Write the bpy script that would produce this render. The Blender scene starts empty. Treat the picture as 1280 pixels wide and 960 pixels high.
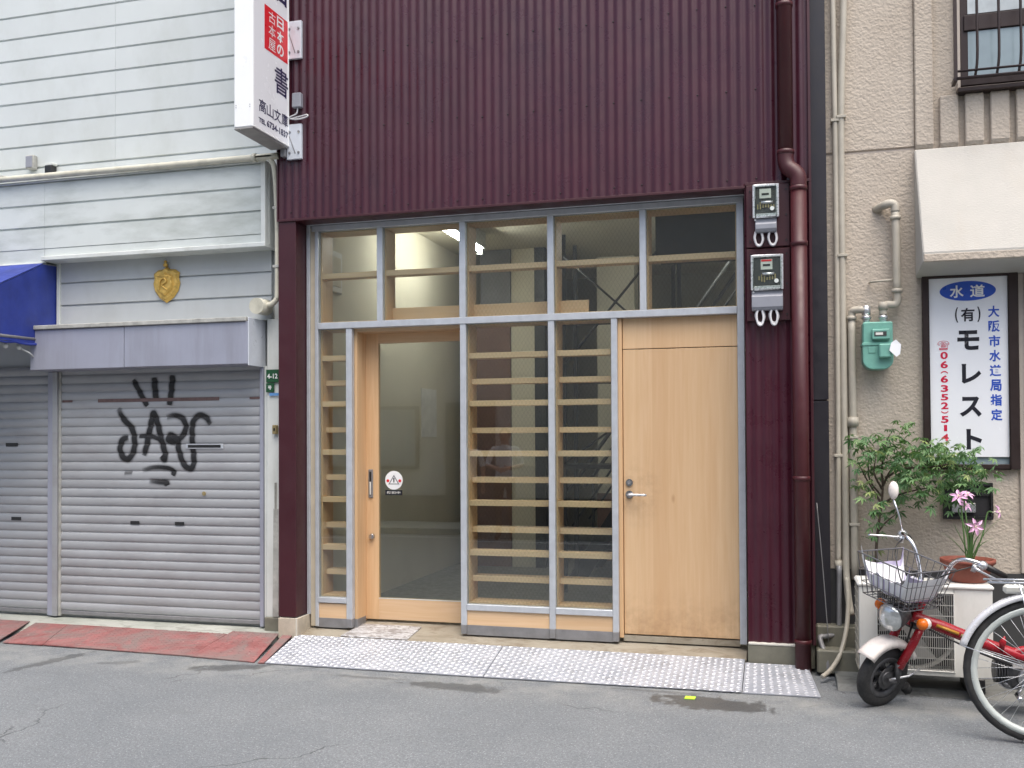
import bpy, bmesh, math, random
from math import sin, cos, pi, radians as rad
from mathutils import Vector, Matrix
random.seed(7)
S = bpy.context.scene
COL = S.collection

# ------------------------------------------------------------------ camera, sky, sun, exposure
cd = bpy.data.cameras.new("camera"); cam = bpy.data.objects.new("camera", cd); COL.objects.link(cam)
yaw, pitch, roll = rad(15.60), rad(0.981), rad(-0.295)
fw = Vector((-sin(yaw)*cos(pitch), cos(yaw)*cos(pitch), sin(pitch)))
rt = Vector((cos(yaw), sin(yaw), 0)); up = rt.cross(fw)
r2 = rt*cos(roll)+up*sin(roll); u2 = -rt*sin(roll)+up*cos(roll)
R = Matrix((r2, u2, -fw)).transposed().to_4x4()
cam.matrix_world = Matrix.Translation((0, -6.8, 1.536)) @ R
cd.sensor_fit = 'HORIZONTAL'; cd.sensor_width = 36; cd.lens = 1215.4/1280*36
cd.shift_y = 46.6/1280; cd.clip_start = .05; cd.clip_end = 500
S.camera = cam
SUN_DIR = Vector((.22, -.34, 1.0)).normalized()          # towards the sun
el = math.asin(SUN_DIR.z); az = math.atan2(SUN_DIR.x, SUN_DIR.y)
wd = bpy.data.worlds.new("World"); S.world = wd; wd.use_nodes = True
nt = wd.node_tree; bg = nt.nodes['Background']; sky = nt.nodes.new('ShaderNodeTexSky')
sky.sky_type = 'NISHITA'; sky.sun_disc = False; sky.sun_elevation = el; sky.sun_rotation = az
sky.air_density = 1.0; sky.dust_density = 6.0; sky.ozone_density = 1.0
nt.links.new(sky.outputs[0], bg.inputs[0]); bg.inputs[1].default_value = .15
sl = bpy.data.lights.new("sun", 'SUN'); so = bpy.data.objects.new("sun", sl); COL.objects.link(so)
sl.energy = 1.5; sl.angle = rad(70); sl.color = (.965, 1, .975)
so.rotation_euler = SUN_DIR.to_track_quat('Z', 'Y').to_euler(); so.location = (-3, -6, 12)
S.view_settings.view_transform = 'Standard'; S.view_settings.look = 'None'
S.view_settings.gamma = 1; S.view_settings.exposure = .75
S.cycles.max_bounces = 10; S.cycles.transparent_max_bounces = 24
S.cycles.caustics_reflective = False; S.cycles.caustics_refractive = False

# ------------------------------------------------------------------ materials
class NT:
    def __init__(s, name):
        s.m = bpy.data.materials.new(name); s.m.use_nodes = True
        s.t = s.m.node_tree; s.b = s.t.nodes['Principled BSDF']; s.out = s.t.nodes['Material Output']
        s.pos = s.t.nodes.new('ShaderNodeNewGeometry').outputs['Position']
    def n(s, typ, **kw):
        nd = s.t.nodes.new(typ)
        for k, v in kw.items():
            if k.startswith('i_'):
                key = k[2:]; key = int(key) if key.isdigit() else key
                if hasattr(v, 'is_linked') or isinstance(v, bpy.types.NodeSocket): s.t.links.new(v, nd.inputs[key])
                else: nd.inputs[key].default_value = v
            else: setattr(nd, k, v)
        return nd
    def mapped(s, scale, loc=(0, 0, 0)):
        return s.n('ShaderNodeMapping', i_Vector=s.pos, i_Scale=scale, i_Location=loc).outputs[0]
    def noise(s, scale, detail=4, rough=.6, vec=None, dist=0):
        return s.n('ShaderNodeTexNoise', i_Vector=vec if vec is not None else s.pos, i_Scale=scale, i_Detail=detail, i_Roughness=rough, i_Distortion=dist).outputs[0]
    def ramp(s, fac, stops):
        r = s.n('ShaderNodeValToRGB', i_Fac=fac); e = r.color_ramp.elements
        while len(e) < len(stops): e.new(.5)
        for k, (p, c) in enumerate(stops):
            e[k].position = p; e[k].color = (c, c, c, 1) if isinstance(c, (int, float)) else (*c, 1)
        return r.outputs[0]
    def mixc(s, fac, a, b, mode='MIX'):
        nd = s.n('ShaderNodeMix', data_type='RGBA', blend_type=mode)
        for k, v in ((0, fac), (6, a), (7, b)):
            if isinstance(v, bpy.types.NodeSocket): s.t.links.new(v, nd.inputs[k])
            elif k == 0: nd.inputs[0].default_value = v
            else: nd.inputs[k].default_value = (*v, 1) if len(v) == 3 else v
        return nd.outputs[2]
    def math(s, op, a, b=0.0, clamp=False):
        nd = s.n('ShaderNodeMath', operation=op, use_clamp=clamp)
        for k, v in ((0, a), (1, b)):
            if isinstance(v, bpy.types.NodeSocket): s.t.links.new(v, nd.inputs[k])
            else: nd.inputs[k].default_value = v
        return nd.outputs[0]
    def set(s, key, v):
        if isinstance(v, bpy.types.NodeSocket): s.t.links.new(v, s.b.inputs[key])
        else: s.b.inputs[key].default_value = (*v, 1) if isinstance(v, tuple) and len(v) == 3 else v
    def bump(s, h, strength=.3, dist=.01):
        s.t.links.new(s.n('ShaderNodeBump', i_Height=h, i_Strength=strength, i_Distance=dist).outputs[0], s.b.inputs['Normal'])

def mat(name, col, rough=.6, metal=0.0, var=.12, vscale=6, dirt=0.0, dirtcol=(.12, .11, .09), dscale=(3, 3, 3), bump=0.0, bscale=60, rvar=.1, objvar=.0, spec=.5):
    t = NT(name)
    c = t.mixc(t.ramp(t.noise(vscale), [(.3, 0), (.7, 1)]), tuple(x*(1-var) for x in col), tuple(min(1, x*(1+var)) for x in col))
    if objvar:
        rnd = t.n('ShaderNodeObjectInfo').outputs['Random']
        c = t.mixc(1.0, c, t.ramp(rnd, [(0, 1-objvar), (1, 1.0)]), 'MULTIPLY')
    if dirt:
        d = t.ramp(t.noise(1.0, 6, .65, t.mapped(dscale)), [(.48, 0), (.78, dirt)])
        c = t.mixc(d, c, dirtcol)
    t.set('Base Color', c); t.set('Metallic', metal); t.set('Specular IOR Level', spec)
    t.set('Roughness', t.ramp(t.noise(vscale*3), [(.3, max(.02, rough-rvar)), (.7, min(1, rough+rvar))]))
    if bump: t.bump(t.noise(bscale, 5, .6), bump, .004)
    return t.m

def wood_mat(name, axis, a=(.70, .465, .27), b=(.59, .36, .185), band=0.0):
    t = NT(name)
    sc = {'x': (1.2, 26, 26), 'y': (26, 1.2, 26), 'z': (26, 26, 1.2)}[axis]
    g = t.noise(1.6, 6, .55, t.mapped(sc), .6)
    c = t.mixc(t.ramp(g, [(.32, 0), (.68, 1)]), a, b)
    sc2 = {'x': (.6, 7, 7), 'y': (7, .6, 7), 'z': (7, 7, .35)}[axis]
    c = t.mixc(t.ramp(t.noise(1, 3, .5, t.mapped(sc2)), [(.35, .0), (.65, .38)]), c, (.74, .52, .30))
    if band:
        x = t.n('ShaderNodeSeparateXYZ', i_Vector=t.pos).outputs[0]
        w = t.n('ShaderNodeTexWhiteNoise', noise_dimensions='1D', i_W=t.math('FLOOR', t.math('MULTIPLY', x, band))).outputs[0]
        c = t.mixc(t.ramp(w, [(0, .0), (1, .55)]), c, (.56, .33, .165))
    rnd = t.n('ShaderNodeObjectInfo').outputs['Random']
    c = t.mixc(1.0, c, t.ramp(rnd, [(0, .86), (1, 1.0)]), 'MULTIPLY')
    if band:                                    # splash stains at the foot, hand marks by the handle
        sx = t.n('ShaderNodeSeparateXYZ', i_Vector=t.pos)
        ft_ = t.math('MULTIPLY', t.math('SUBTRACT', .50, sx.outputs[2], True), t.ramp(t.noise(9, 6, .7), [(.40, 0), (.65, 1.9)]), True)
        c = t.mixc(ft_, c, (.36, .22, .12))
        dx = t.math('MULTIPLY', t.math('ADD', sx.outputs[0], .98), 5.5); dz = t.math('MULTIPLY', t.math('SUBTRACT', sx.outputs[2], 1.15), 3.6)
        hm = t.math('SUBTRACT', 1.0, t.math('ADD', t.math('MULTIPLY', dx, dx), t.math('MULTIPLY', dz, dz)), True)
        c = t.mixc(t.math('MULTIPLY', hm, t.ramp(t.noise(14, 6, .7), [(.42, 0), (.66, .5)])), c, (.40, .25, .14))
        kn = t.n('ShaderNodeTexVoronoi', feature='F1', i_Vector=t.mapped((3.1, 3, 1.3)), i_Scale=1.0).outputs['Distance']
        c = t.mixc(t.ramp(kn, [(.015, .55), (.05, 0)]), c, (.38, .21, .10))
    t.set('Base Color', c); t.set('Roughness', .42)
    t.bump(g, .06, .002)
    return t.m

MT = {}
MT['wood_h'] = wood_mat('wood_horizontal', 'x', (.76, .54, .345), (.68, .45, .26)); MT['wood_v'] = wood_mat('wood_vertical', 'z'); MT['wood_door'] = wood_mat('wood_door_veneer', 'z', (.77, .555, .345), (.69, .46, .26), 9.0)
MT['maroon'] = mat('maroon_painted_steel', (.054, .0085, .019), .33, 0, .14, 3, .35, (.045, .03, .036), (5, 5, .8), spec=.5)
MT['maroon_plain'] = mat('maroon_flat_steel', (.046, .0065, .012), .42, 0, .1, 2, spec=.55)
MT['maroon_pipe'] = mat('maroon_plastic_pipe', (.056, .0075, .011), .46, 0, .10, 4, .15, (.06, .025, .025), (6, 6, .8))
MT['steel'] = mat('galvanised_steel', (.55, .58, .62), .42, .35, .08, 14, .25, (.30, .30, .32), (14, 14, 2))
MT['steel_dull'] = mat('dull_grey_steel', (.25, .25, .26), .5, .3, .12, 10, .4, (.12, .11, .1), (9, 9, 9))
MT['jamb_reflection'] = mat('cream_reflection_strip', (.50, .44, .34), .5)  # cream colour stands for wood reflected in the steel jamb
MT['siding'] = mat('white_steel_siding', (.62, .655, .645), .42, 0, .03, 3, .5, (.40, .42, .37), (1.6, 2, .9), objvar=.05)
MT['siding_shade'] = mat('shaded_white_siding', (.50, .525, .53), .45, 0, .05, 3, .4, (.33, .33, .29), (1.6, 2, 1.2), objvar=.06)  # white siding again, colour darkened for the shade below the band
MT['siding_dirty'] = mat('mildewed_white_siding', (.64, .68, .66), .45, 0, .04, 3, .85, (.30, .33, .29), (1.0, 2, 3.2), objvar=.05)
MT['white_trim'] = mat('white_metal_trim', (.64, .665, .64), .42, 0, .04, 5, .45, (.3, .3, .25), (5, 5, 2))
MT['old_trim'] = mat('weathered_trim', (.42, .42, .39), .6, 0, .2, 9, .7, (.1, .1, .08), (8, 8, 8))
MT['shutter'] = mat('shutter_grey_lilac', (.37, .382, .398), .45, .1, .05, 2.5, .5, (.20, .185, .19), (1.5, 3, 6), objvar=.09)
MT['shutter_box'] = mat('lilac_box_paint', (.33, .345, .42), .38, .1, .05, 3, .6, (.22, .22, .25), (7, 7, .7))
MT['box_end'] = mat('lit_box_end', (.62, .66, .72), .35, .1, .05, 5, .3, (.35, .35, .35), (8, 8, 8))  # end cap coloured paler for light from the open street; brackets reuse it
MT['dark'] = mat('dark_void_paint', (.018, .017, .020), .6)
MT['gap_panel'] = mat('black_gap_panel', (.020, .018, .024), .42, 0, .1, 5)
MT['black'] = mat('black_plastic', (.015, .015, .016), .4)
MT['rubber'] = mat('black_rubber', (.022, .022, .023), .7, 0, .2, 30, .5, (.09, .085, .08), (14, 14, 14))
MT['tan_stone'] = mat('tan_stone_tile', (.50, .44, .35), .6, 0, .12, 14, .5, (.25, .23, .19), (9, 9, 9), bump=.2)
MT['mortar'] = mat('pale_mortar', (.62, .60, .54), .8)
MT['base_concrete'] = mat('olive_concrete_base', (.17, .165, .13), .65, 0, .15, 8, .5, (.09, .09, .07), (7, 7, 7), bump=.2)
MT['pink_stucco_plain'] = mat('beige_paint_smooth', (.52, .455, .395), .7, 0, .06, 6, .3, (.3, .26, .22), (4, 4, 1))
MT['brown_frame'] = mat('brown_anodised_frame', (.035, .022, .020), .4, .3, .1, 10)
MT['dado'] = mat('dark_dado_paint', (.045, .045, .045), .6)
MT['pipe_beige'] = mat('beige_painted_pipe', (.46, .425, .355), .5, 0, .08, 9, .5, (.22, .2, .16), (9, 9, 2))
MT['gutter_cream'] = mat('cream_gutter_pipe', (.58, .56, .46), .5, 0, .08, 9, .6, (.22, .21, .15), (6, 6, 6))
MT['blue_tarp'] = mat('blue_awning_canvas', (.020, .040, .26), .6, 0, .25, 5, .45, (.05, .07, .22), (4, 4, 1.0), bump=.15, bscale=25)
MT['gold'] = mat('gold_painted_crest', (.66, .43, .11), .4, .45, .2, 22, .5, (.2, .1, .02), (30, 30, 30))
MT['signwhite'] = mat('white_sign_acrylic', (.86, .87, .90), .2, 0, .01, 3, .08, (.6, .6, .55), (5, 5, 1))
MT['signcase'] = mat('white_sign_case', (.87, .88, .88), .35, 0, .02, 3, .1, (.5, .5, .45), (5, 5, 1))
MT['signbottom'] = mat('grey_sign_underside', (.30, .29, .28), .55)
MT['print_red'] = mat('print_red', (.72, .02, .03), .35, var=.03); MT['print_black'] = mat('print_black', (.012, .012, .02), .35)
MT['print_navy'] = mat('print_navy', (.02, .015, .07), .35); MT['print_white'] = mat('print_white', (.85, .85, .85), .35)
MT['print_blue'] = mat('print_blue', (.02, .085, .50), .35, var=.03); MT['print_crimson'] = mat('print_crimson', (.62, .015, .06), .35, var=.03)
MT['meter_grey'] = mat('meter_grey_plastic', (.28, .29, .33), .4, .0, .06, 20, .2, (.15, .15, .15), (20, 20, 20))
MT['meter_rim'] = mat('meter_bright_rim', (.62, .63, .65), .3, .5, .06, 20)
MT['meter_dark'] = mat('meter_dark_inside', (.05, .05, .05), .4)
MT['meter_plate'] = mat('meter_dial_plate', (.66, .66, .62), .4)
MT['cable_white'] = mat('white_grey_cable', (.55, .55, .57), .4)
MT['gas_green'] = mat('gas_meter_green', (.17, .40, .33), .42, 0, .08, 12, .35, (.1, .2, .16), (14, 14, 14), bump=.1, bscale=140)
MT['ac'] = mat('cream_white_casing', (.74, .74, .70), .45, 0, .03, 5, .35, (.36, .34, .28), (6, 6, 2.5))
MT['ac_grill'] = mat('grille_grey', (.42, .42, .40), .5)
MT['terracotta'] = mat('terracotta', (.23, .062, .040), .65, 0, .12, 12, .3, (.2, .1, .07), (12, 12, 12), bump=.1)
MT['soil'] = mat('potting_soil', (.035, .024, .016), .9, bump=.5, bscale=50)
MT['bark'] = mat('thin_bark', (.075, .055, .04), .8, 0, .2, 30, bump=.3)
MT['stem'] = mat('green_stem', (.085, .17, .05), .5)
MT['petal'] = mat('pink_petal', (.72, .42, .62), .5, 0, .12, 60); MT['petal_deep'] = mat('pink_petal_core', (.86, .80, .62), .5)
MT['chrome'] = mat('chrome', (.72, .72, .74), .16, 1, .05, 20); MT['alu'] = mat('aluminium_brushed', (.62, .63, .65), .32, .85, .08, 30)
MT['moped_red'] = mat('moped_red_paint', (.34, .012, .022), .25, 0, .08, 12, .2, (.15, .03, .03), (18, 18, 18)); MT['moped_white'] = mat('moped_white_paint', (.78, .72, .68), .3, 0, .05, 10, .3, (.4, .34, .28), (16, 16, 16))
MT['guard_silver'] = mat('silver_white_guard', (.80, .80, .83), .22, .25, .04, 12)
MT['rim_pale'] = mat('pale_wheel_rim', (.62, .66, .63), .35, .2, .05, 12)
MT['engine'] = mat('engine_metal', (.10, .10, .105), .5, .6, .3, 30, .5, (.03, .03, .03), (20, 20, 20))
MT['amber'] = mat('amber_lens', (.75, .16, .01), .15, 0, .1, 60); MT['lamp_glass'] = mat('headlamp_glass', (.62, .64, .64), .08, .6, .15, 50)
MT['yellow_label'] = mat('yellow_label', (.45, .22, .03), .4)
MT['wire_dark'] = mat('dark_wire', (.15, .15, .16), .4, .4)
MT['cabinet_dark'] = mat('dark_interior_steel', (.012, .012, .013), .5)
MT['inner_cream'] = mat('interior_cream_wall', (.66, .61, .49), .8, 0, .06, 2, .2, (.45, .4, .3), (1, 1, 1))
MT['inner_dim'] = mat('interior_dull_wall', (.30, .28, .22), .8, 0, .1, 1)
MT['inner_grey'] = mat('interior_grey_partition', (.20, .20, .22), .7); MT['inner_brown'] = mat('interior_brown_partition', (.17, .085, .06), .6)
MT['concrete_floor'] = mat('interior_floor', (.16, .15, .13), .5)
MT['red_thing'] = mat('red_enamel', (.4, .02, .02), .35)
MT['lime'] = mat('lime_paper', (.50, .80, .06), .7)
MT['address_green'] = mat('address_plate_green', (.012, .075, .03), .35)
MT['note_blue'] = mat('blue_sticker', (.12, .3, .62), .4)
MT['brass'] = mat('brass_tag', (.4, .32, .16), .4, .5)
MT['old_brown_tape'] = mat('brown_tape_residue', (.135, .085, .08), .6, 0, .2, 30)
MT['poster'] = mat('poster_paper', (.72, .70, .66), .6)
MT['road_paint'] = mat('road_white_paint', (.72, .72, .70), .7, 0, .1, 12, .4, (.3, .3, .3), (8, 8, 8))
MT['opp_wall'] = mat('opposite_plaster', (.60, .57, .50), .8, 0, .06, 1.5, .3, (.35, .32, .27), (1, 1, .5)); MT['opp_dark'] = mat('opposite_dark_base', (.10, .10, .10), .7)
MT['skin'] = mat('skin', (.50, .28, .19), .55); MT['hair'] = mat('dark_hair', (.015, .012, .01), .6); MT['shirt'] = mat('white_cotton', (.72, .72, .70), .8); MT['trousers'] = mat('khaki_cotton', (.16, .12, .09), .8)
MT['curtain'] = mat('pale_curtain', (.55, .6, .62), .7, 0, .2, 5)

def glass(name, tint=(.93, .96, .94), wire=False, base_r=.082, tr=1.0):
    t = NT(name); t.t.nodes.remove(t.b)
    tb = t.n('ShaderNodeBsdfTransparent'); tb.inputs[0].default_value = (*[x*tr for x in tint], 1)
    gb = t.n('ShaderNodeBsdfGlossy'); gb.inputs['Roughness'].default_value = .012
    gb.inputs['Color'].default_value = (.95, .97, 1, 1)
    g_ = t.n('ShaderNodeNewGeometry'); dt = t.n('ShaderNodeVectorMath', operation='DOT_PRODUCT', i_0=g_.outputs['Normal'], i_1=g_.outputs['Incoming']).outputs['Value']
    k_ = t.math('POWER', t.math('SUBTRACT', 1.0, t.math('ABSOLUTE', dt)), 5.0)
    fac = t.math('ADD', t.math('MULTIPLY', k_, .85), base_r)
    ms = t.n('ShaderNodeMixShader', i_0=fac, i_1=tb.outputs[0], i_2=gb.outputs[0])
    o = ms.outputs[0]
    if wire:
        s = t.n('ShaderNodeSeparateXYZ', i_Vector=t.pos)
        def line(sgn):
            a = t.math('ADD', s.outputs[0], t.math('MULTIPLY', s.outputs[2], sgn*.62))
            fr_ = t.math('FRACT', t.math('MULTIPLY', a, 1/.030))
            return t.math('LESS_THAN', fr_, .075)
        w = t.math('MULTIPLY', t.math('MAXIMUM', line(1), line(-1)), .10)
        db = t.n('ShaderNodeBsdfPrincipled'); db.inputs['Base Color'].default_value = (.16, .15, .13, 1); db.inputs['Roughness'].default_value = .5; db.inputs['Metallic'].default_value = .5
        o = t.n('ShaderNodeMixShader', i_0=w, i_1=o, i_2=db.outputs[0]).outputs[0]
    t.t.links.new(o, t.out.inputs['Surface'])
    return t.m
MT['glass'] = glass('clear_window_glass'); MT['wired'] = glass('wired_window_glass', wire=True); MT['cover'] = glass('meter_cover_plastic', base_r=.05)
MT['frosted'] = mat('frosted_window_glass', (.30, .37, .40), .12, 0, .1, 3)

def emit(name, col, st):
    t = NT(name); t.set('Base Color', (.8, .8, .8)); t.set('Emission Color', col); t.set('Emission Strength', st); return t.m
MT['tube_light'] = emit('fluorescent_tube', (1, .98, .92), 52)
MT['tube_dim'] = emit('fluorescent_tube_far', (1, .98, .92), 24)

def stucco():
    t = NT('rough_beige_stucco')
    c = t.mixc(t.ramp(t.noise(2.2, 5), [(.3, 0), (.7, 1)]), (.46, .395, .325), (.525, .46, .385))
    c = t.mixc(t.ramp(t.noise(1, 5, .6, t.mapped((3, 3, .5))), [(.5, 0), (.85, .45)]), c, (.30, .255, .215))
    t.set('Base Color', c); t.set('Roughness', .85)
    a = t.noise(34, 3, .55, dist=.8); v = t.n('ShaderNodeTexVoronoi', feature='SMOOTH_F1', i_Vector=t.mapped((52, 52, 66)), i_Scale=1.0).outputs[0]
    t.bump(t.math('ADD', a, t.math('MULTIPLY', v, -.5)), .42, .018)
    return t.m
MT['stucco'] = stucco()
def hoodmat():
    t = NT('cream_hood_render')
    c = t.mixc(t.ramp(t.noise(3, 4), [(.3, 0), (.7, 1)]), (.44, .425, .39), (.49, .47, .43))
    c = t.mixc(t.ramp(t.noise(1, 5, .6, t.mapped((6, 6, .6))), [(.52, 0), (.85, .3)]), c, (.45, .38, .30))
    t.set('Base Color', c); t.set('Roughness', .8); t.bump(t.noise(60, 4, .6, t.mapped((1, 1, 3))), .3, .008)
    return t.m
MT['hood'] = hoodmat()

def road_mat():
    t = NT('worn_asphalt')
    big = t.noise(1.3, 7, .68); fine = t.noise(170, 3, .7); mid = t.noise(14, 5, .65)
    c = t.mixc(t.ramp(big, [(.3, 0), (.7, 1)]), (.195, .214, .232), (.280, .297, .310))
    c = t.mixc(t.ramp(mid, [(.35, .0), (.75, .35)]), c, (.150, .162, .172))
    c = t.mixc(t.ramp(fine, [(.40, 0), (.60, .62)]), c, (.090, .097, .104))
    c = t.mixc(t.ramp(t.noise(62, 4, .75), [(.40, .55), (.58, 0)]), c, (.085, .092, .10))
    c = t.mixc(t.ramp(t.noise(95, 2, .6), [(.60, 0), (.70, .6)]), c, (.38, .39, .40))
    vo = t.n('ShaderNodeTexVoronoi', feature='F1', i_Vector=t.pos, i_Scale=75.0)
    sp = t.math('MULTIPLY', t.math('LESS_THAN', vo.outputs['Distance'], .25), t.math('GREATER_THAN', t.n('ShaderNodeSeparateColor', i_Color=vo.outputs['Color']).outputs[0], .80))
    c = t.mixc(t.math('MULTIPLY', sp, .55), c, (.45, .46, .46))
    cr = t.n('ShaderNodeTexVoronoi', feature='DISTANCE_TO_EDGE', i_Scale=.42, i_Vector=t.n('ShaderNodeVectorMath', operation='ADD', i_0=t.pos, i_1=t.n('ShaderNodeVectorMath', operation='SCALE', i_0=t.n('ShaderNodeTexNoise', i_Vector=t.pos, i_Scale=2.2, i_Detail=5.0).outputs['Color'], i_Scale=.55).outputs[0]).outputs[0])
    ck = t.math('MULTIPLY', t.math('LESS_THAN', cr.outputs[0], .0022), t.ramp(t.noise(1.1, 2), [(.5, 0), (.56, .7)]))
    c = t.mixc(ck, c, (.05, .052, .055))
    c = t.mixc(t.ramp(t.noise(3.2, 8, .75, None, .5), [(.55, 0), (.72, .4)]), c, (.13, .138, .145))
    sx = t.n('ShaderNodeSeparateXYZ', i_Vector=t.pos)
    dust = t.math('MULTIPLY', t.math('SUBTRACT', 1.0, t.math('ABSOLUTE', t.math('MULTIPLY', t.math('ADD', sx.outputs[1], .95), 2.2)), True), t.ramp(t.noise(4, 6, .7), [(.4, 0), (.65, .55)]))
    c = t.mixc(dust, c, (.33, .33, .31))
    wob = t.math('MULTIPLY', t.math('SUBTRACT', t.noise(9, 8, .78), .5), 3.4)
    wet = None                                  # damp stains that lie along the kerb plates
    for (x, y, rx, ry, ang, amt) in [(-4.92, -1.12, .36, .07, 1.36, .7), (-4.42, -1.04, .18, .045, .4, .5), (-3.60, -.98, .27, .085, .35, .8),
                                     (-1.98, -1.09, .33, .10, -.05, .8), (-.42, -1.07, .36, .15, -.1, 1.0), (-.75, -.88, .3, .03, 0, .5), (-2.6, -1.0, .3, .03, 0, .5)]:
        dx = t.math('SUBTRACT', sx.outputs[0], x); dy = t.math('SUBTRACT', sx.outputs[1], y)
        u = t.math('MULTIPLY', t.math('ADD', t.math('MULTIPLY', dx, cos(ang)), t.math('MULTIPLY', dy, sin(ang))), 1/rx)
        v = t.math('MULTIPLY', t.math('ADD', t.math('MULTIPLY', dx, -sin(ang)), t.math('MULTIPLY', dy, cos(ang))), 1/ry)
        d = t.math('SQRT', t.math('ADD', t.math('MULTIPLY', u, u), t.math('MULTIPLY', v, v)))
        mk = t.math('MULTIPLY', t.math('MULTIPLY', t.math('SUBTRACT', t.math('ADD', 1.0, wob), d), 5.0, True), amt)
        wet = mk if wet is None else t.math('MAXIMUM', wet, mk)
    c = t.mixc(t.math('MULTIPLY', wet, .72), c, (.030, .031, .030))
    t.set('Base Color', c); t.set('Roughness', t.ramp(wet, [(0, .82), (1, .5)]))
    h = t.math('ADD', t.math('MULTIPLY', fine, .6), t.math('MULTIPLY', t.noise(60, 3, .6), .6))
    t.bump(h, .5, .008)
    return t.m
MT['road'] = road_mat()
def slab_mat(name, a, b, stain, ss=5):
    t = NT(name)
    c = t.mixc(t.ramp(t.noise(2.2, 5, .6), [(.32, 0), (.68, 1)]), a, b)
    c = t.mixc(t.ramp(t.noise(ss, 6, .7, t.mapped((1, 2.4, 1)), 1.0), [(.5, 0) if ss < 9 else (.44, 0), (.62, .6) if ss < 9 else (.56, .8)]), c, stain)
    t.set('Base Color', c); t.set('Roughness', .6); t.bump(t.noise(80, 5, .6), .2, .004)
    return t.m
MT['slab'] = slab_mat('shop_concrete_slab', (.27, .235, .18), (.36, .33, .27), (.16, .125, .085))
MT['apron'] = slab_mat('old_green_concrete', (.34, .36, .32), (.46, .47, .43), (.20, .20, .17))
MT['kerb_dark'] = slab_mat('stained_shaded_kerb_concrete', (.13, .135, .13), (.20, .205, .195), (.07, .07, .065))  # stained concrete, base colour darkened for shade under the air conditioner
def redplate():
    t = NT('worn_red_plate')
    c = t.mixc(t.ramp(t.noise(6, 6, .65), [(.35, 0), (.65, 1)]), (.22, .075, .072), (.33, .135, .13))
    c = t.mixc(t.ramp(t.noise(3, 7, .75, None, .7), [(.42, 0), (.60, .9)]), c, (.20, .155, .145))
    c = t.mixc(t.ramp(t.noise(22, 5, .7), [(.62, 0), (.74, .7)]), c, (.46, .36, .33))
    t.set('Base Color', c); t.set('Roughness', .7); t.bump(t.noise(70, 5, .6), .3, .004)
    return t.m
MT['redplate'] = redplate()
def checker_alu():
    t = NT('checker_plate_aluminium')
    c = t.mixc(t.ramp(t.noise(3, 5, .6), [(.35, 0), (.65, 1)]), (.34, .36, .41), (.47, .49, .54))
    c = t.mixc(t.ramp(t.noise(8, 6, .7), [(.50, 0), (.70, .6)]), c, (.20, .205, .215))
    t.set('Base Color', c); t.set('Metallic', .20); t.set('Roughness', .42)
    return t.m
MT['checker'] = checker_alu()
MT['tread'] = mat('checker_tread_polished', (.62, .63, .67), .32, .25, .05, 8)
MT['mat_white'] = slab_mat('scuffed_white_plate', (.46, .46, .47), (.56, .56, .57), (.17, .145, .13), 16)
def spray():
    t = NT('black_spray_paint')
    t.set('Base Color', (.012, .012, .013)); t.set('Roughness', .55)
    a = t.n('ShaderNodeAttribute', attribute_name='fade').outputs['Fac']
    a = t.math('MULTIPLY', a, t.ramp(t.noise(160, 2, .7), [(.22, .55), (.48, 1.0)]), True)
    t.set('Alpha', t.ramp(a, [(.0, 0), (.55, .95)]))
    return t.m
MT['spray'] = spray()
def leafmat():
    t = NT('maple_leaf'); a = t.n('ShaderNodeAttribute', attribute_name='tone').outputs['Fac']
    t.set('Base Color', t.ramp(a, [(0, (.060, .150, .060)), (.55, (.150, .285, .120)), (.9, (.27, .40, .17)), (1, (.33, .40, .15))])); t.set('Roughness', .5)
    tr = t.n('ShaderNodeBsdfTranslucent'); tr.inputs[0].default_value = (.12, .25, .05, 1)
    ms = t.n('ShaderNodeMixShader', i_0=.25, i_1=t.b.outputs[0], i_2=tr.outputs[0]); t.t.links.new(ms.outputs[0], t.out.inputs['Surface'])
    return t.m
MT['leaf'] = leafmat()
def stripes():
    t = NT('striped_cotton')
    uv = t.n('ShaderNodeUVMap').outputs[0]; x = t.n('ShaderNodeSeparateXYZ', i_Vector=uv).outputs[0]
    f = t.math('FRACT', t.math('MULTIPLY', x, 1.0))
    c = t.mixc(t.math('LESS_THAN', f, .24), (.90, .90, .92), (.50, .45, .63))
    t.set('Base Color', c); t.set('Roughness', .8); return t.m
MT['stripes'] = stripes()

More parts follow.
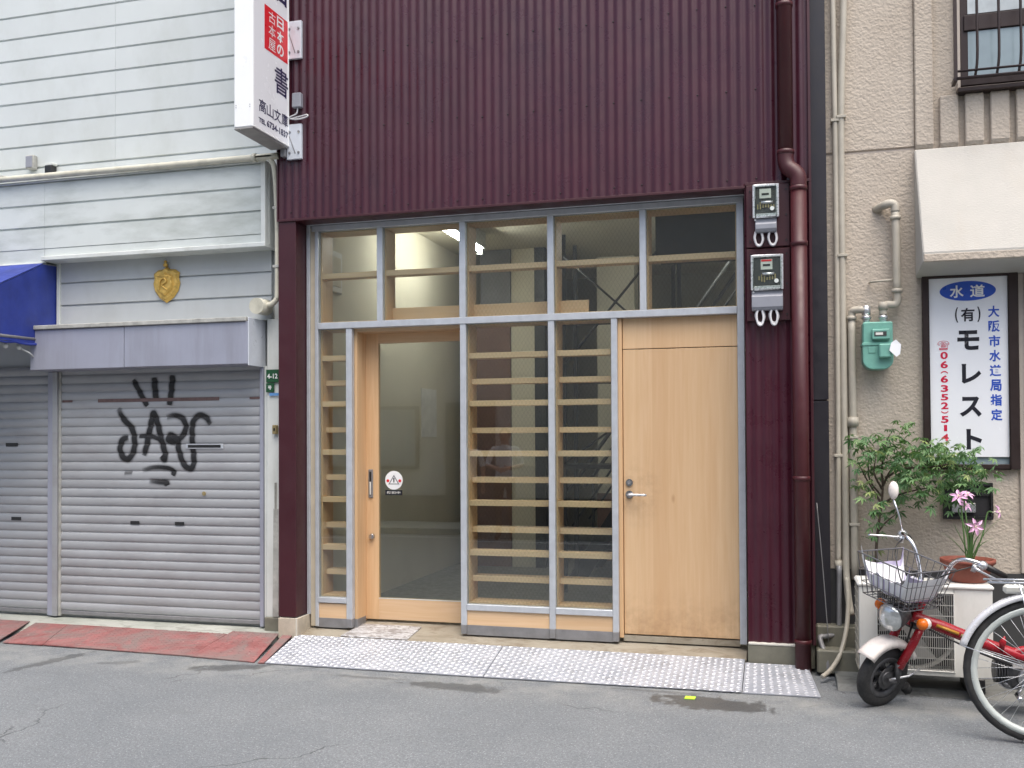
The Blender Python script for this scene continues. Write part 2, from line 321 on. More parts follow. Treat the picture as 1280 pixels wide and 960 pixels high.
# ------------------------------------------------------------------ mesh builder
W = {}
def prop(o, label=None, cat=None, group=None, kind=None):
    for k, v in (('label', label), ('category', cat), ('group', group), ('kind', kind)):
        if v: o[k] = v
    return o
def thing(name, loc, label, cat, group=None):
    o = bpy.data.objects.new(name, None); COL.objects.link(o); o.location = loc; W[o] = Vector(loc)
    o.empty_display_size = .1
    return prop(o, label, cat, group)
def link(o, parent, loc=(0, 0, 0)):
    COL.objects.link(o); loc = Vector(loc)
    if parent is not None:
        o.parent = parent; o.location = loc - W[parent]
    else: o.location = loc
    W[o] = loc
    return o
class M:
    def __init__(s): s.v = []; s.f = []; s.mi = []; s.cur = 0; s.sm = []; s.smooth = False
    def add(s, vs, fs):
        n = len(s.v); s.v += [Vector(p) for p in vs]
        for f in fs: s.f.append([n+i for i in f]); s.mi.append(s.cur); s.sm.append(s.smooth)
        return s
    def box(s, x0, x1, y0, y1, z0, z1):
        return s.hexa([(x0, y0, z0), (x1, y0, z0), (x1, y1, z0), (x0, y1, z0), (x0, y0, z1), (x1, y0, z1), (x1, y1, z1), (x0, y1, z1)])
    def hexa(s, p):
        return s.add(p, [(0, 3, 2, 1), (4, 5, 6, 7), (0, 1, 5, 4), (1, 2, 6, 5), (2, 3, 7, 6), (3, 0, 4, 7)])
    def prism(s, pts, vec):                       # polygon of 3D points pushed along vec
        n = len(pts); vec = Vector(vec); a = [Vector(p) for p in pts]
        return s.add(a+[p+vec for p in a], [tuple(range(n))[::-1], tuple(range(n, 2*n))]+[(i, (i+1) % n, n+(i+1) % n, n+i) for i in range(n)])
    def tube(s, pts, r, n=8, closed=False, caps=True):
        pts = [Vector(p) for p in pts]; k = len(pts); rs = r if isinstance(r, (list, tuple)) else [r]*k
        old = s.smooth; s.smooth = True
        rings = []; prev = None
        for i, p in enumerate(pts):
            if closed: d = pts[(i+1) % k]-pts[i-1]
            else: d = pts[min(i+1, k-1)]-pts[max(i-1, 0)]
            d.normalize()
            if prev is None:
                a = Vector((0, 0, 1)) if abs(d.z) < .9 else Vector((1, 0, 0)); a = (a-d*a.dot(d)).normalized()
            else: a = (prev-d*prev.dot(d)).normalized()
            prev = a; b = d.cross(a)
            rings.append([p+(a*cos(2*pi*j/n)+b*sin(2*pi*j/n))*rs[i] for j in range(n)])
        vs = [q for rg in rings for q in rg]; fs = []
        for i in range(k if closed else k-1):
            i2 = (i+1) % k
            for j in range(n): fs.append((i*n+j, i*n+(j+1) % n, i2*n+(j+1) % n, i2*n+j))
        s.add(vs, fs)
        if caps and not closed:
            s.smooth = False; s.add(rings[0], [tuple(range(n))[::-1]]); s.add(rings[-1], [tuple(range(n))])
        s.smooth = old
        return s
    def cyl(s, p0, p1, r, r1=None, n=14): return s.tube([p0, p1], [r, r if r1 is None else r1], n)
    def lathe(s, prof, c=(0, 0, 0), ax=(0, 0, 1), n=20, arc=None):  # prof of (radius, height)
        ax = Vector(ax).normalized(); a = Vector((1, 0, 0)) if abs(ax.x) < .9 else Vector((0, 0, 1)); a = (a-ax*a.dot(ax)).normalized(); b = ax.cross(a); c = Vector(c)
        old = s.smooth; s.smooth = True
        vs = [c+ax*h+(a*cos(2*pi*j/n)+b*sin(2*pi*j/n))*r for (r, h) in prof for j in range(n)]
        fs = [(i*n+j, i*n+(j+1) % n, (i+1)*n+(j+1) % n, (i+1)*n+j) for i in range(len(prof)-1) for j in range(n)]
        s.add(vs, fs); s.smooth = old
        return s
    def ball(s, c, r, n=12, sc=(1, 1, 1)):
        k = n//2; prof = [(max(1e-4, sin(pi*i/k)), -cos(pi*i/k)) for i in range(k+1)]
        c = Vector(c); old = s.smooth; s.smooth = True
        vs = [c+Vector((q*cos(2*pi*j/n)*r*sc[0], q*sin(2*pi*j/n)*r*sc[1], h*r*sc[2])) for q, h in prof for j in range(n)]
        s.add(vs, [(i*n+j, i*n+(j+1) % n, (i+1)*n+(j+1) % n, (i+1)*n+j) for i in range(k) for j in range(n)]); s.smooth = old
        return s
    def mesh(s, name, mats, bev=0.0, off=Vector((0, 0, 0))):
        me = bpy.data.meshes.new(name); me.from_pydata([tuple(p-off) for p in s.v], [], s.f)
        for m in (mats if isinstance(mats, (list, tuple)) else [mats]): me.materials.append(MT[m] if isinstance(m, str) else m)
        me.polygons.foreach_set('material_index', s.mi); me.polygons.foreach_set('use_smooth', s.sm)
        bm = bmesh.new(); bm.from_mesh(me)
        bmesh.ops.remove_doubles(bm, verts=bm.verts, dist=1e-5)
        bmesh.ops.recalc_face_normals(bm, faces=bm.faces)
        if bev:
            es = [e for e in bm.edges if len(e.link_faces) == 2 and e.calc_face_angle(0) > .6]
            bmesh.ops.bevel(bm, geom=es, offset=bev, segments=1, affect='EDGES', clamp_overlap=True)
        bm.to_mesh(me); bm.free(); me.update()
        return me
    def build(s, name, mats, parent=None, bev=0.0, **kw):
        off = W[parent] if parent is not None else Vector((sum((p.x for p in s.v))/len(s.v), sum((p.y for p in s.v))/len(s.v), min(p.z for p in s.v)))
        o = bpy.data.objects.new(name, s.mesh(name, mats, bev, off)); link(o, parent, off)
        return prop(o, **kw)
def part(name, mesh, parent, loc): return link(bpy.data.objects.new(name, mesh), parent, loc)
def bx(name, m, parent, x0, x1, y0, y1, z0, z1, bev=0.0, **kw): return M().box(x0, x1, y0, y1, z0, z1).build(name, m, parent, bev, **kw)

def text_mesh(body, bold=0.0):
    cu = bpy.data.curves.new('lettering', 'FONT'); cu.body = body; cu.size = 1; cu.offset = bold; cu.resolution_u = 4
    o = bpy.data.objects.new('lettering', cu); COL.objects.link(o)
    dg = bpy.context.evaluated_depsgraph_get(); me = bpy.data.meshes.new_from_object(o.evaluated_get(dg))
    bpy.data.objects.remove(o); bpy.data.curves.remove(cu)
    return me
def text(body, m, parent, p0, right, upv, bold=.02, name='lettering', into=None):
    """lettering fitted into the parallelogram p0, p0+right, p0+upv; 'into' collects several into one list"""
    me = text_mesh(body, bold)
    xs = [v.co.x for v in me.vertices]; ys = [v.co.y for v in me.vertices]
    x0, x1, y0, y1 = min(xs), max(xs), min(ys), max(ys); p0, right, upv = Vector(p0), Vector(right), Vector(upv)
    for v in me.vertices:
        v.co = p0+right*((v.co.x-x0)/(x1-x0))+upv*((v.co.y-y0)/(y1-y0)) - (W[parent] if parent is not None else Vector())
    me.materials.clear(); me.materials.append(MT[m])
    return link(bpy.data.objects.new(name, me), parent, W[parent])
def arcpts(c, r, a0, a1, n, ex, ez):
    c, ex, ez = Vector(c), Vector(ex), Vector(ez)
    return [c+ex*(r*cos(a0+(a1-a0)*i/n))+ez*(r*sin(a0+(a1-a0)*i/n)) for i in range(n+1)]
def smoothpath(pts, k=6):
    P = [Vector(p) for p in pts]; P = [P[0]*2-P[1]]+P+[P[-1]*2-P[-2]]; out = []
    for i in range(1, len(P)-2):
        for j in range(k):
            t = j/k; a, b, c, d = P[i-1], P[i], P[i+1], P[i+2]
            out.append(.5*((2*b)+(c-a)*t+(2*a-5*b+4*c-d)*t*t+(3*b-a-3*c+d)*t**3))
    return out+[P[-2]]
exec_parts = []

# ------------------------------------------------------------------ ground
prop(M().add([(-90, -90, 0), (90, -90, 0), (90, 90, 0), (-90, 90, 0)], [(0, 1, 2, 3)]).build('road', 'road'), kind='structure')
prop(M().hexa([(-14, -.50, -.02), (-3.70, -.50, -.02), (-3.70, .3, -.02), (-14, .3, -.02), (-14, -.26, .045), (-3.70, -.26, .045), (-3.70, .3, .092), (-14, .3, .092)]).build('concrete_strip', 'apron'), kind='structure')
prop(M().hexa([(-3.53, -.14, -.02), (-.25, -.14, -.02), (-.25, .30, -.02), (-3.53, .30, -.02), (-3.53, -.14, .058), (-.25, -.14, .058), (-.25, .30, .126), (-3.53, .30, .126)]).build('entry_slab', 'slab', bev=.004), kind='structure')
prop(M().hexa([(.30, -.62, -.02), (9, -.62, -.02), (9, 0, -.02), (.30, 0, -.02), (.30, -.55, .035), (9, -.55, .035), (9, 0, .05), (.30, 0, .05)]).build('kerb_apron', 'kerb_dark', bev=.004), kind='structure')
prop(M().box(-40, 40, -7.02, -6.94, 0, .004).build('road_edge_line', 'road_paint'), kind='structure')
prop(M().box(-40, 40, -8.6, -7.35, 0, .10).build('far_pavement', 'apron'), kind='structure')

# ------------------------------------------------------------------ maroon shop building
shop = thing('shop_building', (-1.75, 0, 0), 'maroon corrugated shop building with wood and glass front', 'building')
def corrugated(x0, x1, z0, z1, y, amp=.0062, pitch=.0635, per=8):
    m = M(); m.smooth = True; n = int(round((x1-x0)/pitch*per)); vs = []
    zs = [z0, z1]
    for z in zs:
        for i in range(n+1):
            x = x0+(x1-x0)*i/n; ph = cos(2*pi*(x-x0)/pitch)
            vs.append((x, y-amp*(1 if ph > 0 else -1)*abs(ph)**.9, z))
    return m.add(vs, [(i, i+1, n+2+i, n+1+i) for i in range(n)])
corrugated(-3.682, .178, 3.205, 7.5, -.168).build('corrugated_wall', 'maroon', shop)
corrugated(-.236, .178, .18, 3.20, -.166).build('corrugated_panel', 'maroon', shop)
sc = M()
for k in range(60):
    x = -3.682+.0635*k
    for z in (3.26, 3.85, 4.42):
        if (k+int(z*10)) % 3 == 0: sc.ball((x+.03175, -.164, z+random.uniform(-.01, .01)), .0058, 6)
for x in (-.17, -.0426, .0843):
    for z in (.25, .62, 1.3, 1.95): sc.ball((x+.002, -.165, z), .005, 6)
sc.build('screw_heads', 'black', shop, kind='stuff')
for k in range(1, 6): corrugated(-3.682+.0635*(10*k)-.0635, -3.682+.0635*(10*k)+.0635*.5, 3.206, 7.49, -.1697, .0062).build('sheet_lap', 'maroon', shop)
bx('flashing', 'maroon_plain', shop, -3.69, -.232, -.184, 0.0, 3.186, 3.204, .002)
bx('flashing', 'maroon_plain', shop, -.232, .18, -.186, -.150, 3.203, 3.222, .002)
bx('pillar_cladding', 'maroon_plain', shop, -3.69, -3.545, -.172, .10, .195, 3.186, .003)
bx('corner_trim', 'maroon_plain', shop, .172, .190, -.182, -.13, .18, 7.5, .002)
bx('corner_trim', 'maroon_plain', shop, -3.70, -3.688, -.180, -.13, 3.19, 7.5, .002)
bx('side_wall', 'maroon_plain', shop, .150, .183, -.135, 6, .04, 7.5)
bx('side_wall', 'maroon_plain', shop, -3.695, -3.660, -.13, 6, .0, 7.5)
bx('rear_wall', 'inner_dim', shop, -3.66, .15, 5.7, 6, 0, 7.5)
bx('roof', 'steel_dull', shop, -3.75, .22, -.25, 6.05, 7.5, 7.6)
bx('upper_floor', 'inner_cream', shop, -3.66, .15, .16, 5.7, 3.62, 3.8)
bx('shop_floor', 'concrete_floor', shop, -3.66, .15, .30, 5.7, .02, .122)
bx('lintel', 'inner_cream', shop, -3.66, .15, .02, .16, 3.222, 7.5)
bx('inner_wall', 'inner_cream', shop, -3.655, -3.56, .24, 5.7, .122, 3.62)
bx('inner_wall', 'inner_cream', shop, -.20, -.02, .24, 5.7, .122, 3.62)
bx('pillar_core', 'maroon_plain', shop, -.24, .15, -.13, .24, .04, 3.222)
# pillar foot: stone tiles with mortar between
ft = bx('pillar_foot', 'mortar', shop, -3.682, -3.533, -.184, .06, .03, .187)
bx('stone_tile', 'tan_stone', ft, -3.684, -3.541, -.192, -.183, .035, .190, .003)
bx('stone_tile', 'tan_stone', ft, -3.534, -3.526, -.182, .05, .035, .190, .003)
bx('concrete_base', 'base_concrete', shop, -.240, .120, -.192, -.08, .02, .168, .004)
bx('base_cap', 'mortar', shop, -.236, .120, -.196, -.08, .168, .182, .003)
bx('base_foot', 'base_concrete', shop, .120, .185, -.15, .2, .02, .18, .004)
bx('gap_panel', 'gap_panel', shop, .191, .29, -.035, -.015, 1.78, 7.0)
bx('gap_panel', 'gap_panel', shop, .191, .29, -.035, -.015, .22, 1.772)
# meter boards
for z0, z1 in ((2.786, 3.200), (2.300, 2.776)):
    b = bx('meter_board', 'maroon_plain', shop, -.226, .052, -.196, -.172, z0, z1, .004)
    s_ = M()
    for x in (-.20, .03):
        for z in (z0+.04, (z0+z1)/2, z1-.04): s_.cyl((x, -.1955, z), (x, -.2005, z), .006, n=8)
    s_.build('bolts', 'black', b, kind='stuff')

# shop front: steel frame
fr = bx('frame_head', 'steel', shop, -3.502, -.250, 0, .06, 3.138, 3.180, .003)
bx('drip_edge', 'steel', shop, -3.535, -.240, -.022, .05, 3.1835, 3.199, .002)
bx('head_fascia', 'steel_dull', shop, -3.53, -.24, .008, .05, 3.165, 3.184)
bx('edge_strip', 'steel', shop, -3.541, -3.515, -.006, .03, .19, 3.183, .002)
bx('jamb_strip', 'jamb_reflection', shop, -3.515, -3.474, .010, .06, .10, 3.183, .002)
def bar(x0, x1, z0, z1, y=0.0, y1=.05): return bx('mullion', 'steel', shop, x0, x1, y, y1, z0, z1, .003)
bar(-3.474, -3.446, .10, 3.138)
bar(-.298, -.250, .125, 3.138)
for x0, x1 in ((-2.957, -2.911), (-2.299, -2.251), (-1.630, -1.583), (-.963, -.917)): bar(x0, x1, 2.428, 3.138)
for x0, x1 in ((-3.214, -3.165), (-2.296, -2.250), (-1.628, -1.582), (-1.170, -1.126)):
    bar(x0, x1, .165, 2.379)
    bx('mullion_foot', 'steel_dull', shop, x0+.001, x1-.001, -.003, .05, .10, .166, .002)
bx('transom', 'steel', shop, -3.446, -.298, -.006, .06, 2.379, 2.428, .003)
bx('sill_rail', 'steel', shop, -3.446, -3.214, -.004, .05, .283, .325, .003)
bx('sill_rail', 'steel', shop, -2.250, -1.628, -.004, .05, .274, .319, .003)
bx('sill_rail', 'steel', shop, -1.582, -1.170, -.004, .05, .274, .319, .003)
for x0, x1 in ((-3.446, -3.214), (-2.250, -1.628), (-1.582, -1.170)):
    bx('kick_board', 'wood_h', shop, x0, x1, .012, .05, .165, .276)
    bx('kick_plate', 'steel_dull', shop, x0, x1, .006, .05, .095, .166)
# windows: each a wooden box with its pane and shelves
FZ = [2.146, 1.792, 1.421, 1.057, .691]; BZ = [1.958, 1.593, 1.225, .857, .494]
def window(x0, x1, z0, z1, front, back, wired, board=False, zoff=0.0):
    t = .041; m = M()
    m.box(x0-.012, x0+.010, .052, .235, z0, z1).box(x1-.010, x1+.012, .052, .235, z0, z1)
    m.box(x0+.010, x1-.010, .052, .235, z1-.006, z1+.02).box(x0+.010, x1-.010, .052, .235, z0-.01, z0+.012)
    w = m.build('window', 'wood_v', shop, .001)
    bx('pane', 'wired' if wired else 'glass', w, x0-.002, x1+.002, .020, .026, z0-.002, z1+.002)
    for z in front: bx('shelf', 'wood_h', w, x0+.0105, x1-.0105, .050, .150, z-t/2+zoff, z+t/2+zoff, .0015)
    for z in back: bx('shelf', 'wood_h', w, x0+.0105, x1-.0105, .112, .232, z-t/2+zoff, z+t/2+zoff, .0015)
    if board: bx('back_board', 'wood_h', w, x0+.0105 if board != 2 else x0+.0105, (x1-.0105) if board != 2 else x0+.22, .175, .20, z0+.0125, z0+.115)
    return w
window(-3.446, -3.214, .325, 2.379, FZ, BZ, False, zoff=.012)
window(-2.250, -1.628, .319, 2.379, FZ, BZ, True)
window(-1.582, -1.170, .319, 2.379, FZ, BZ, True)
up_x = [(-3.446, -2.957), (-2.911, -2.299), (-2.251, -1.630), (-1.583, -.963), (-.917, -.298)]
for k, (x0, x1) in enumerate(up_x):
    window(x0, x1, 2.428, 3.138, [2.795], [], k >= 2, board=(0, 1, 1, 2, 0)[k])
# sliding door in its recess
dr = bx('door_reveal', 'wood_v', shop, -3.166, -3.143, .052, .26, .125, 2.379)
bx('soffit', 'wood_h', dr, -3.143, -2.262, .052, .26, 2.355, 2.379)
bx('reveal_foot', 'steel_dull', dr, -3.1655, -3.141, .048, .20, .095, .160)
d = M(); d.box(-3.143, -3.037, .210, .250, .135, 2.355).box(-2.355, -2.265, .210, .250, .135, 2.355)
sd = d.build('sliding_door', 'wood_v', shop, .002, label='wooden sliding door with one tall glass pane')
bx('top_rail', 'wood_h', sd, -3.037, -2.355, .211, .249, 2.278, 2.355, .002)
bx('bottom_rail', 'wood_h', sd, -3.037, -2.355, .211, .249, .135, .300, .002)
bx('pane', 'glass', sd, -3.037, -2.355, .226, .232, .300, 2.278)
bx('glazing_bead', 'white_trim', sd, -3.037, -2.355, .209, .215, .296, .302)
hd = bx('handle', 'steel_dull', sd, -3.119, -3.083, .198, .212, 1.075, 1.297, .004)
bx('grip_slot', 'black', hd, -3.110, -3.092, .1965, .2, 1.095, 1.280, .003)
bx('grip_plate', 'meter_plate', hd, -3.107, -3.095, .1955, .199, 1.10, 1.20, .001)
M().cyl((-3.090, .210, .778), (-3.090, .180, .778), .022, .020, 16).build('lock', 'chrome', sd)
# round security sticker and its strip
st = M().cyl((-2.915, .2258, 1.212), (-2.915, .2250, 1.212), .073, n=32).build('sticker', 'print_white', sd)
M().add([(-2.962, .2243, 1.180), (-2.868, .2243, 1.180), (-2.915, .2243, 1.255)], [(0, 1, 2)]).build('sticker_triangle', 'steel_dull', st)
M().add([(-2.948, .2238, 1.187), (-2.882, .2238, 1.187), (-2.915, .2238, 1.240)], [(0, 1, 2)]).build('sticker_triangle', 'print_white', st)
for x in (-2.965, -2.866): M().cyl((x, .2246, 1.208), (x, .2242, 1.208), .012, n=14).build('sticker_mark', 'print_red', st)
M().add([(-2.919, .2233, 1.195), (-2.911, .2233, 1.195), (-2.909, .2233, 1.230), (-2.921, .2233, 1.230)], [(0, 1, 2, 3)]).build('sticker_mark', 'print_black', st)
s2 = bx('sticker', 'print_black', sd, -2.987, -2.845, .2250, .2258, 1.098, 1.136)
text('防犯中', 'meter_plate', s2, (-2.972, .2242, 1.107), (.11, 0, 0), (0, 0, .020), name='sticker_lettering')
# flush wooden door on the right
fd = bx('flush_door', 'wood_door', shop, -1.094, -.300, .050, .09, .150, 2.156, .002, label='flush pale wooden door with a lever handle')
bx('over_panel', 'wood_door', shop, -1.094, -.300, .050, .09, 2.162, 2.379, .002)
bx('door_jamb', 'wood_v', shop, -1.126, -1.098, .030, .10, .125, 2.379, .002)
bx('threshold', 'slab', shop, -1.10, -.298, .046, .12, .10, .140)
lk = M().cyl((-1.052, .05, 1.217), (-1.052, .038, 1.217), .025, n=18).build('lock', 'chrome', fd)
M().cyl((-1.052, .039, 1.217), (-1.052, .034, 1.217), .012, n=12).build('keyhole', 'steel_dull', lk)
lv = M().cyl((-1.052, .05, 1.133), (-1.052, .040, 1.133), .027, n=18).build('lever_handle', 'chrome', fd)
M().tube(smoothpath([(-1.052, .045, 1.133), (-1.052, -.002, 1.133), (-1.040, -.010, 1.133), (-.925, -.010, 1.132)], 4), .009, 8).build('lever', 'alu', lv)

# inside the shop
lamp = thing('ceiling_lamp', (-2.95, 1.9, 3.44), 'lit white fluorescent tube on the cream shop ceiling', 'lamp')
bx('lamp_body', 'white_trim', lamp, -3.0, -2.9, 1.35, 2.62, 3.46, 3.62)
M().cyl((-2.95, 1.38, 3.435), (-2.95, 2.60, 3.435), .019).build('tube', 'tube_light', lamp)
for y in (1.38, 2.6): bx('lamp_holder', 'white_trim', lamp, -2.975, -2.925, y-.02, y+.02, 3.40, 3.46)
lamp2 = thing('ceiling_lamp', (-.6, 2.73, 3.5), 'short lit fluorescent tube on the ceiling behind the dark cabinet', 'lamp')
bx('lamp_body', 'white_trim', lamp2, -.98, -.25, 2.68, 2.78, 3.50, 3.62); M().cyl((-.95, 2.73, 3.475), (-.28, 2.73, 3.475), .019).build('tube', 'tube_dim', lamp2)
pt = thing('partition', (-3.0, 3.5, .12), 'grey, brown and cream partition wall standing behind the shelves', 'partition')
bx('upper_panel', 'inner_grey', pt, -3.23, -2.89, 3.50, 3.62, 2.9, 3.62); bx('lower_panel', 'inner_brown', pt, -3.40, -2.89, 3.50, 3.62, .122, 2.9); bx('pale_panel', 'inner_cream', pt, -2.885, -2.62, 3.52, 3.60, .122, 3.62); bx('dark_post', 'cabinet_dark', pt, -2.615, -2.50, 3.50, 3.62, .122, 3.62)
wb = thing('wall_box', (-3.55, .46, 2.74), 'cream boxed frame on the left wall inside the shop', 'wall box')
bx('box_frame', 'poster', wb, -3.558, -3.535, .30, .62, 2.74, 3.08, .006); bx('box_front', 'inner_cream', wb, -3.536, -3.530, .34, .58, 2.79, 3.03)
stair = thing('staircase', (-1.3, 3.4, .12), 'black steel staircase with thin rails inside the shop', 'staircase')
sm = M()
for y in (2.8, 3.6):
    sm.prism([(-2.1, y, .13), (-1.9, y, .13), (-.25, y, 2.75), (-.25, y, 3.0)], (0, .04, 0))
sm.build('stringer', 'cabinet_dark', stair)
for k in range(11):
    x = -1.98+k*.158; bx('tread', 'cabinet_dark', stair, x, x+.22, 2.85, 3.6, .30+k*.25, .33+k*.25)
for y in (2.78, 3.64):
    M().tube([(-2.1, y, 1.0), (-2.0, y, 1.12), (-.25, y, 3.55)], .02).tube([(-2.05, y, .65), (-.25, y, 3.2)], .012).tube([(-2.0, y, .2), (-2.0, y, 1.12)], .018).tube([(-1.4, y, 1.1), (-1.4, y, 1.98)], .014).tube([(-.8, y, 2.1), (-.8, y, 2.8)], .014).build('handrail', 'cabinet_dark', stair)
pw = thing('pale_column', (-1.75, 4.4, .12), 'pale plastered column behind the black staircase', 'column')
bx('column_shaft', 'inner_cream', pw, -2.05, -1.62, 4.2, 4.5, .123, 3.61); bx('column_base', 'inner_brown', pw, -2.06, -1.61, 4.19, 4.51, .1235, .9)
rk = thing('steel_rack', (-1.6, 2.2, .12), 'black steel rack with diagonal braces inside the shop', 'rack')
for x in (-1.95, -.95):
    for y in (1.9, 2.4): bx('rack_post', 'cabinet_dark', rk, x, x+.035, y, y+.035, .123, 3.4)
for z in (1.25, 2.05, 2.62): bx('rack_shelf', 'cabinet_dark', rk, -1.95, -.92, 1.9, 2.43, z, z+.04)
M().tube([(-1.93, 1.9, 2.2), (-.95, 1.9, 3.35)], .012).tube([(-1.93, 1.9, 3.2), (-.95, 1.9, 2.3)], .010).tube([(-1.93, 1.9, 1.3), (-.95, 1.9, 2.0)], .010).build('brace', 'cabinet_dark', rk)
ub = thing('dark_cabinet', (-.6, 1.7, 2.9), 'dark cabinet high up behind the top right pane', 'cabinet')
bx('cabinet_body', 'cabinet_dark', ub, -1.0, -.22, 1.2, 1.6, 3.02, 3.60)
rb = thing('red_bin', (-1.15, 2.2, .12), 'red box behind the narrow lattice window', 'box')
bx('bin_body', 'red_thing', rb, -1.42, -1.12, 2.15, 2.4, .95, 1.24, .02); bx('bin_lid', 'red_thing', rb, -1.43, -1.11, 2.14, 2.41, 1.24, 1.27, .008)
ps = thing('wall_poster', (-3.55, 2.9, 1.8), 'pale poster on the cream wall behind the sliding door', 'poster')
bx('poster_sheet', 'poster', ps, -3.559, -3.555, 2.5, 2.95, 1.55, 2.05)

# ------------------------------------------------------------------ white building with shutters
wb_ = thing('white_building', (-7.5, .03, 0), 'white metal sided building with roller shutters', 'building')
bx('wall', 'siding_shade', wb_, -13, -3.712, .03, 6, .0, 6.9)
bx('roof', 'steel_dull', wb_, -13.1, -3.70, -.1, 6.1, 6.9, 7.02)
def board_mesh(L, h, name, m):
    p = [(0, .012, 0), (0, -.004, 0), (0, -.016, .005), (0, -.016, h-.013), (0, -.002, h-.009), (0, -.002, h), (0, .012, h)]
    return M().prism(p, (L, 0, 0)).mesh(name, m)
ba = board_mesh(1.468, .186, 'siding_board', 'siding'); bb = board_mesh(7.0, .186, 'siding_board', 'siding')
for k in range(18):
    z = 3.655+.1865*k
    part('siding_board', ba, wb_, (-5.276, .012, z)); part('siding_board', bb, wb_, (-12.278, .012, z))
bx('corner_post', 'white_trim', wb_, -3.806, -3.708, -.022, .03, 2.47, 6.9, .003)
# bulging sign-board band
bx('band_core', 'siding_shade', wb_, -12.28, -3.818, -.122, .02, 3.03, 3.66)
bc = board_mesh(2.00, .184, 'siding_board', 'siding_dirty'); bd2 = board_mesh(6.42, .184, 'siding_board', 'siding_dirty')
for k in range(3):
    z = 3.112+.1845*k
    part('siding_board', bc, wb_, (-5.848, -.127, z)); part('siding_board', bd2, wb_, (-12.27, -.127, z))
bx('band_foot', 'siding_dirty', wb_, -5.848, -3.835, -.140, -.12, 3.045, 3.111); bx('band_foot', 'siding_dirty', wb_, -12.27, -5.852, -.140, -.12, 3.0, 3.111)
bx('band_corner', 'white_trim', wb_, -3.850, -3.812, -.156, -.10, 3.04, 3.668, .003); bx('band_side', 'white_trim', wb_, -3.830, -3.806, -.10, .01, 3.04, 3.668)
bx('band_lip', 'white_trim', wb_, -5.865, -3.806, -.170, .01, 3.012, 3.046, .004)
bx('band_cap', 'white_trim', wb_, -12.28, -3.812, -.158, .01, 3.664, 3.682, .004)
bx('band_lip', 'white_trim', wb_, -12.27, -5.868, -.158, .01, 2.985, 3.001, .004)
# boards between the band and the shutter box
be = board_mesh(1.965, .184, 'siding_board', 'siding_shade')
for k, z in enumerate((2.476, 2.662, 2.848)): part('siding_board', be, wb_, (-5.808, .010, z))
bx('edge_post', 'white_trim', wb_, -5.838, -5.808, -.02, .02, 2.45, 3.01, .003)
# shutter box
sb = bx('shutter_box', 'shutter_box', wb_, -5.00, -3.905, -.250, .0, 2.108, 2.432, .004); bx('box_panel', 'shutter_box', sb, -5.895, -5.004, -.250, .0, 2.106, 2.431, .004)
bx('box_end', 'box_end', sb, -3.905, -3.896, -.252, .0, 2.096, 2.462, .003)
bx('box_cap', 'old_trim', sb, -5.925, -3.915, -.268, .0, 2.433, 2.466, .004)
bx('wall_capping', 'white_trim', wb_, -5.808, -3.84, -.026, .01, 2.467, 2.4755)
# roller shutters
SH = .0724
def slat_y(z, z0=.125):
    u = ((z-z0) % SH)/SH
    return -.004-.0105*max(0.0, sin(pi*min(1, max(0, (u-.04)/.9))))**.45 if u > .04 and u < .94 else -.004
def slat_mesh(L):
    zs = [0, .04, .055, .10, .2, .35, .5, .65, .8, .9, .93, .94, 1.0]
    return M().prism([(0, .006, 0)]+[(0, slat_y(u*SH-1e-7 if u == 1 else u*SH, 0), u*SH) for u in zs]+[(0, .006, SH)], (L, 0, 0)).mesh('slat', 'shutter')
def shutter(x0, L, marks, label):
    s = bx('roller_shutter', 'steel_dull', wb_, x0, x0+L, -.012, .008, .092, .124, .004, label=label); me = slat_mesh(L)
    for k in range(28):
        if .125+SH*k < 2.10: part('slat', me, s, (x0, 0, .125+SH*k))
    for (x, z, w, h) in marks:
        bx('shutter_slot', 'black', s, x-w/2, x+w/2, -.0165, -.010, z-h/2, z+h/2, .001)
    return s
s1 = shutter(-5.790, 1.858, [(-5.075, .865, .085, .026), (-4.66, .865, .085, .026)], 'roller shutter sprayed with black graffiti')
M().cyl((-4.435, -.012, 1.107), (-4.435, -.020, 1.107), .017, n=12).build('keyhole', 'brass', s1)
ms = bx('mail_slot', 'steel', s1, -4.60, -4.262, -.021, -.012, 1.462, 1.502, .003); bx('slot_flap', 'black', ms, -4.58, -4.282, -.0225, -.019, 1.470, 1.494, .002)
s0 = shutter(-8.9, 2.985, [(-6.24, .878, .10, .028), (-6.29, 1.50, .12, .030)], 'plain roller shutter under the blue awning')
for (x0, x1, y0, m_) in ((-5.915, -5.862, -.028, 'shutter_box'), (-5.858, -5.812, -.040, 'shutter'), (-5.812, -5.790, -.022, 'old_trim'), (-3.932, -3.900, -.032, 'shutter_box'), (-3.897, -3.868, -.022, 'white_trim')):
    bx('shutter_guide', m_, wb_, x0, x1, y0, .028, .08, 2.105, .003)
M().hexa([(-3.866, -.05, .09), (-3.714, -.05, .09), (-3.714, .03, .09), (-3.866, .03, .09), (-3.866, -.035, 2.47), (-3.714, -.035, 2.47), (-3.714, .03, 2.47), (-3.866, .03, 2.47)]).build('corner_cladding', 'white_trim', wb_, .006)
bx('cladding_seam', 'old_trim', wb_, -3.792, -3.780, -.058, -.045, .09, 1.2)
bx('post_foot', 'base_concrete', wb_, -3.868, -3.705, -.075, .03, .03, .165, .006)
M().hexa([(-3.80, -.072, .17), (-3.745, -.075, .17), (-3.745, -.045, .17), (-3.80, -.045, .17), (-3.80, -.056, 1.0), (-3.75, -.056, 1.0), (-3.75, -.045, 1.0), (-3.80, -.045, 1.0)]).build('dented_strip', 'old_trim', wb_, .003)

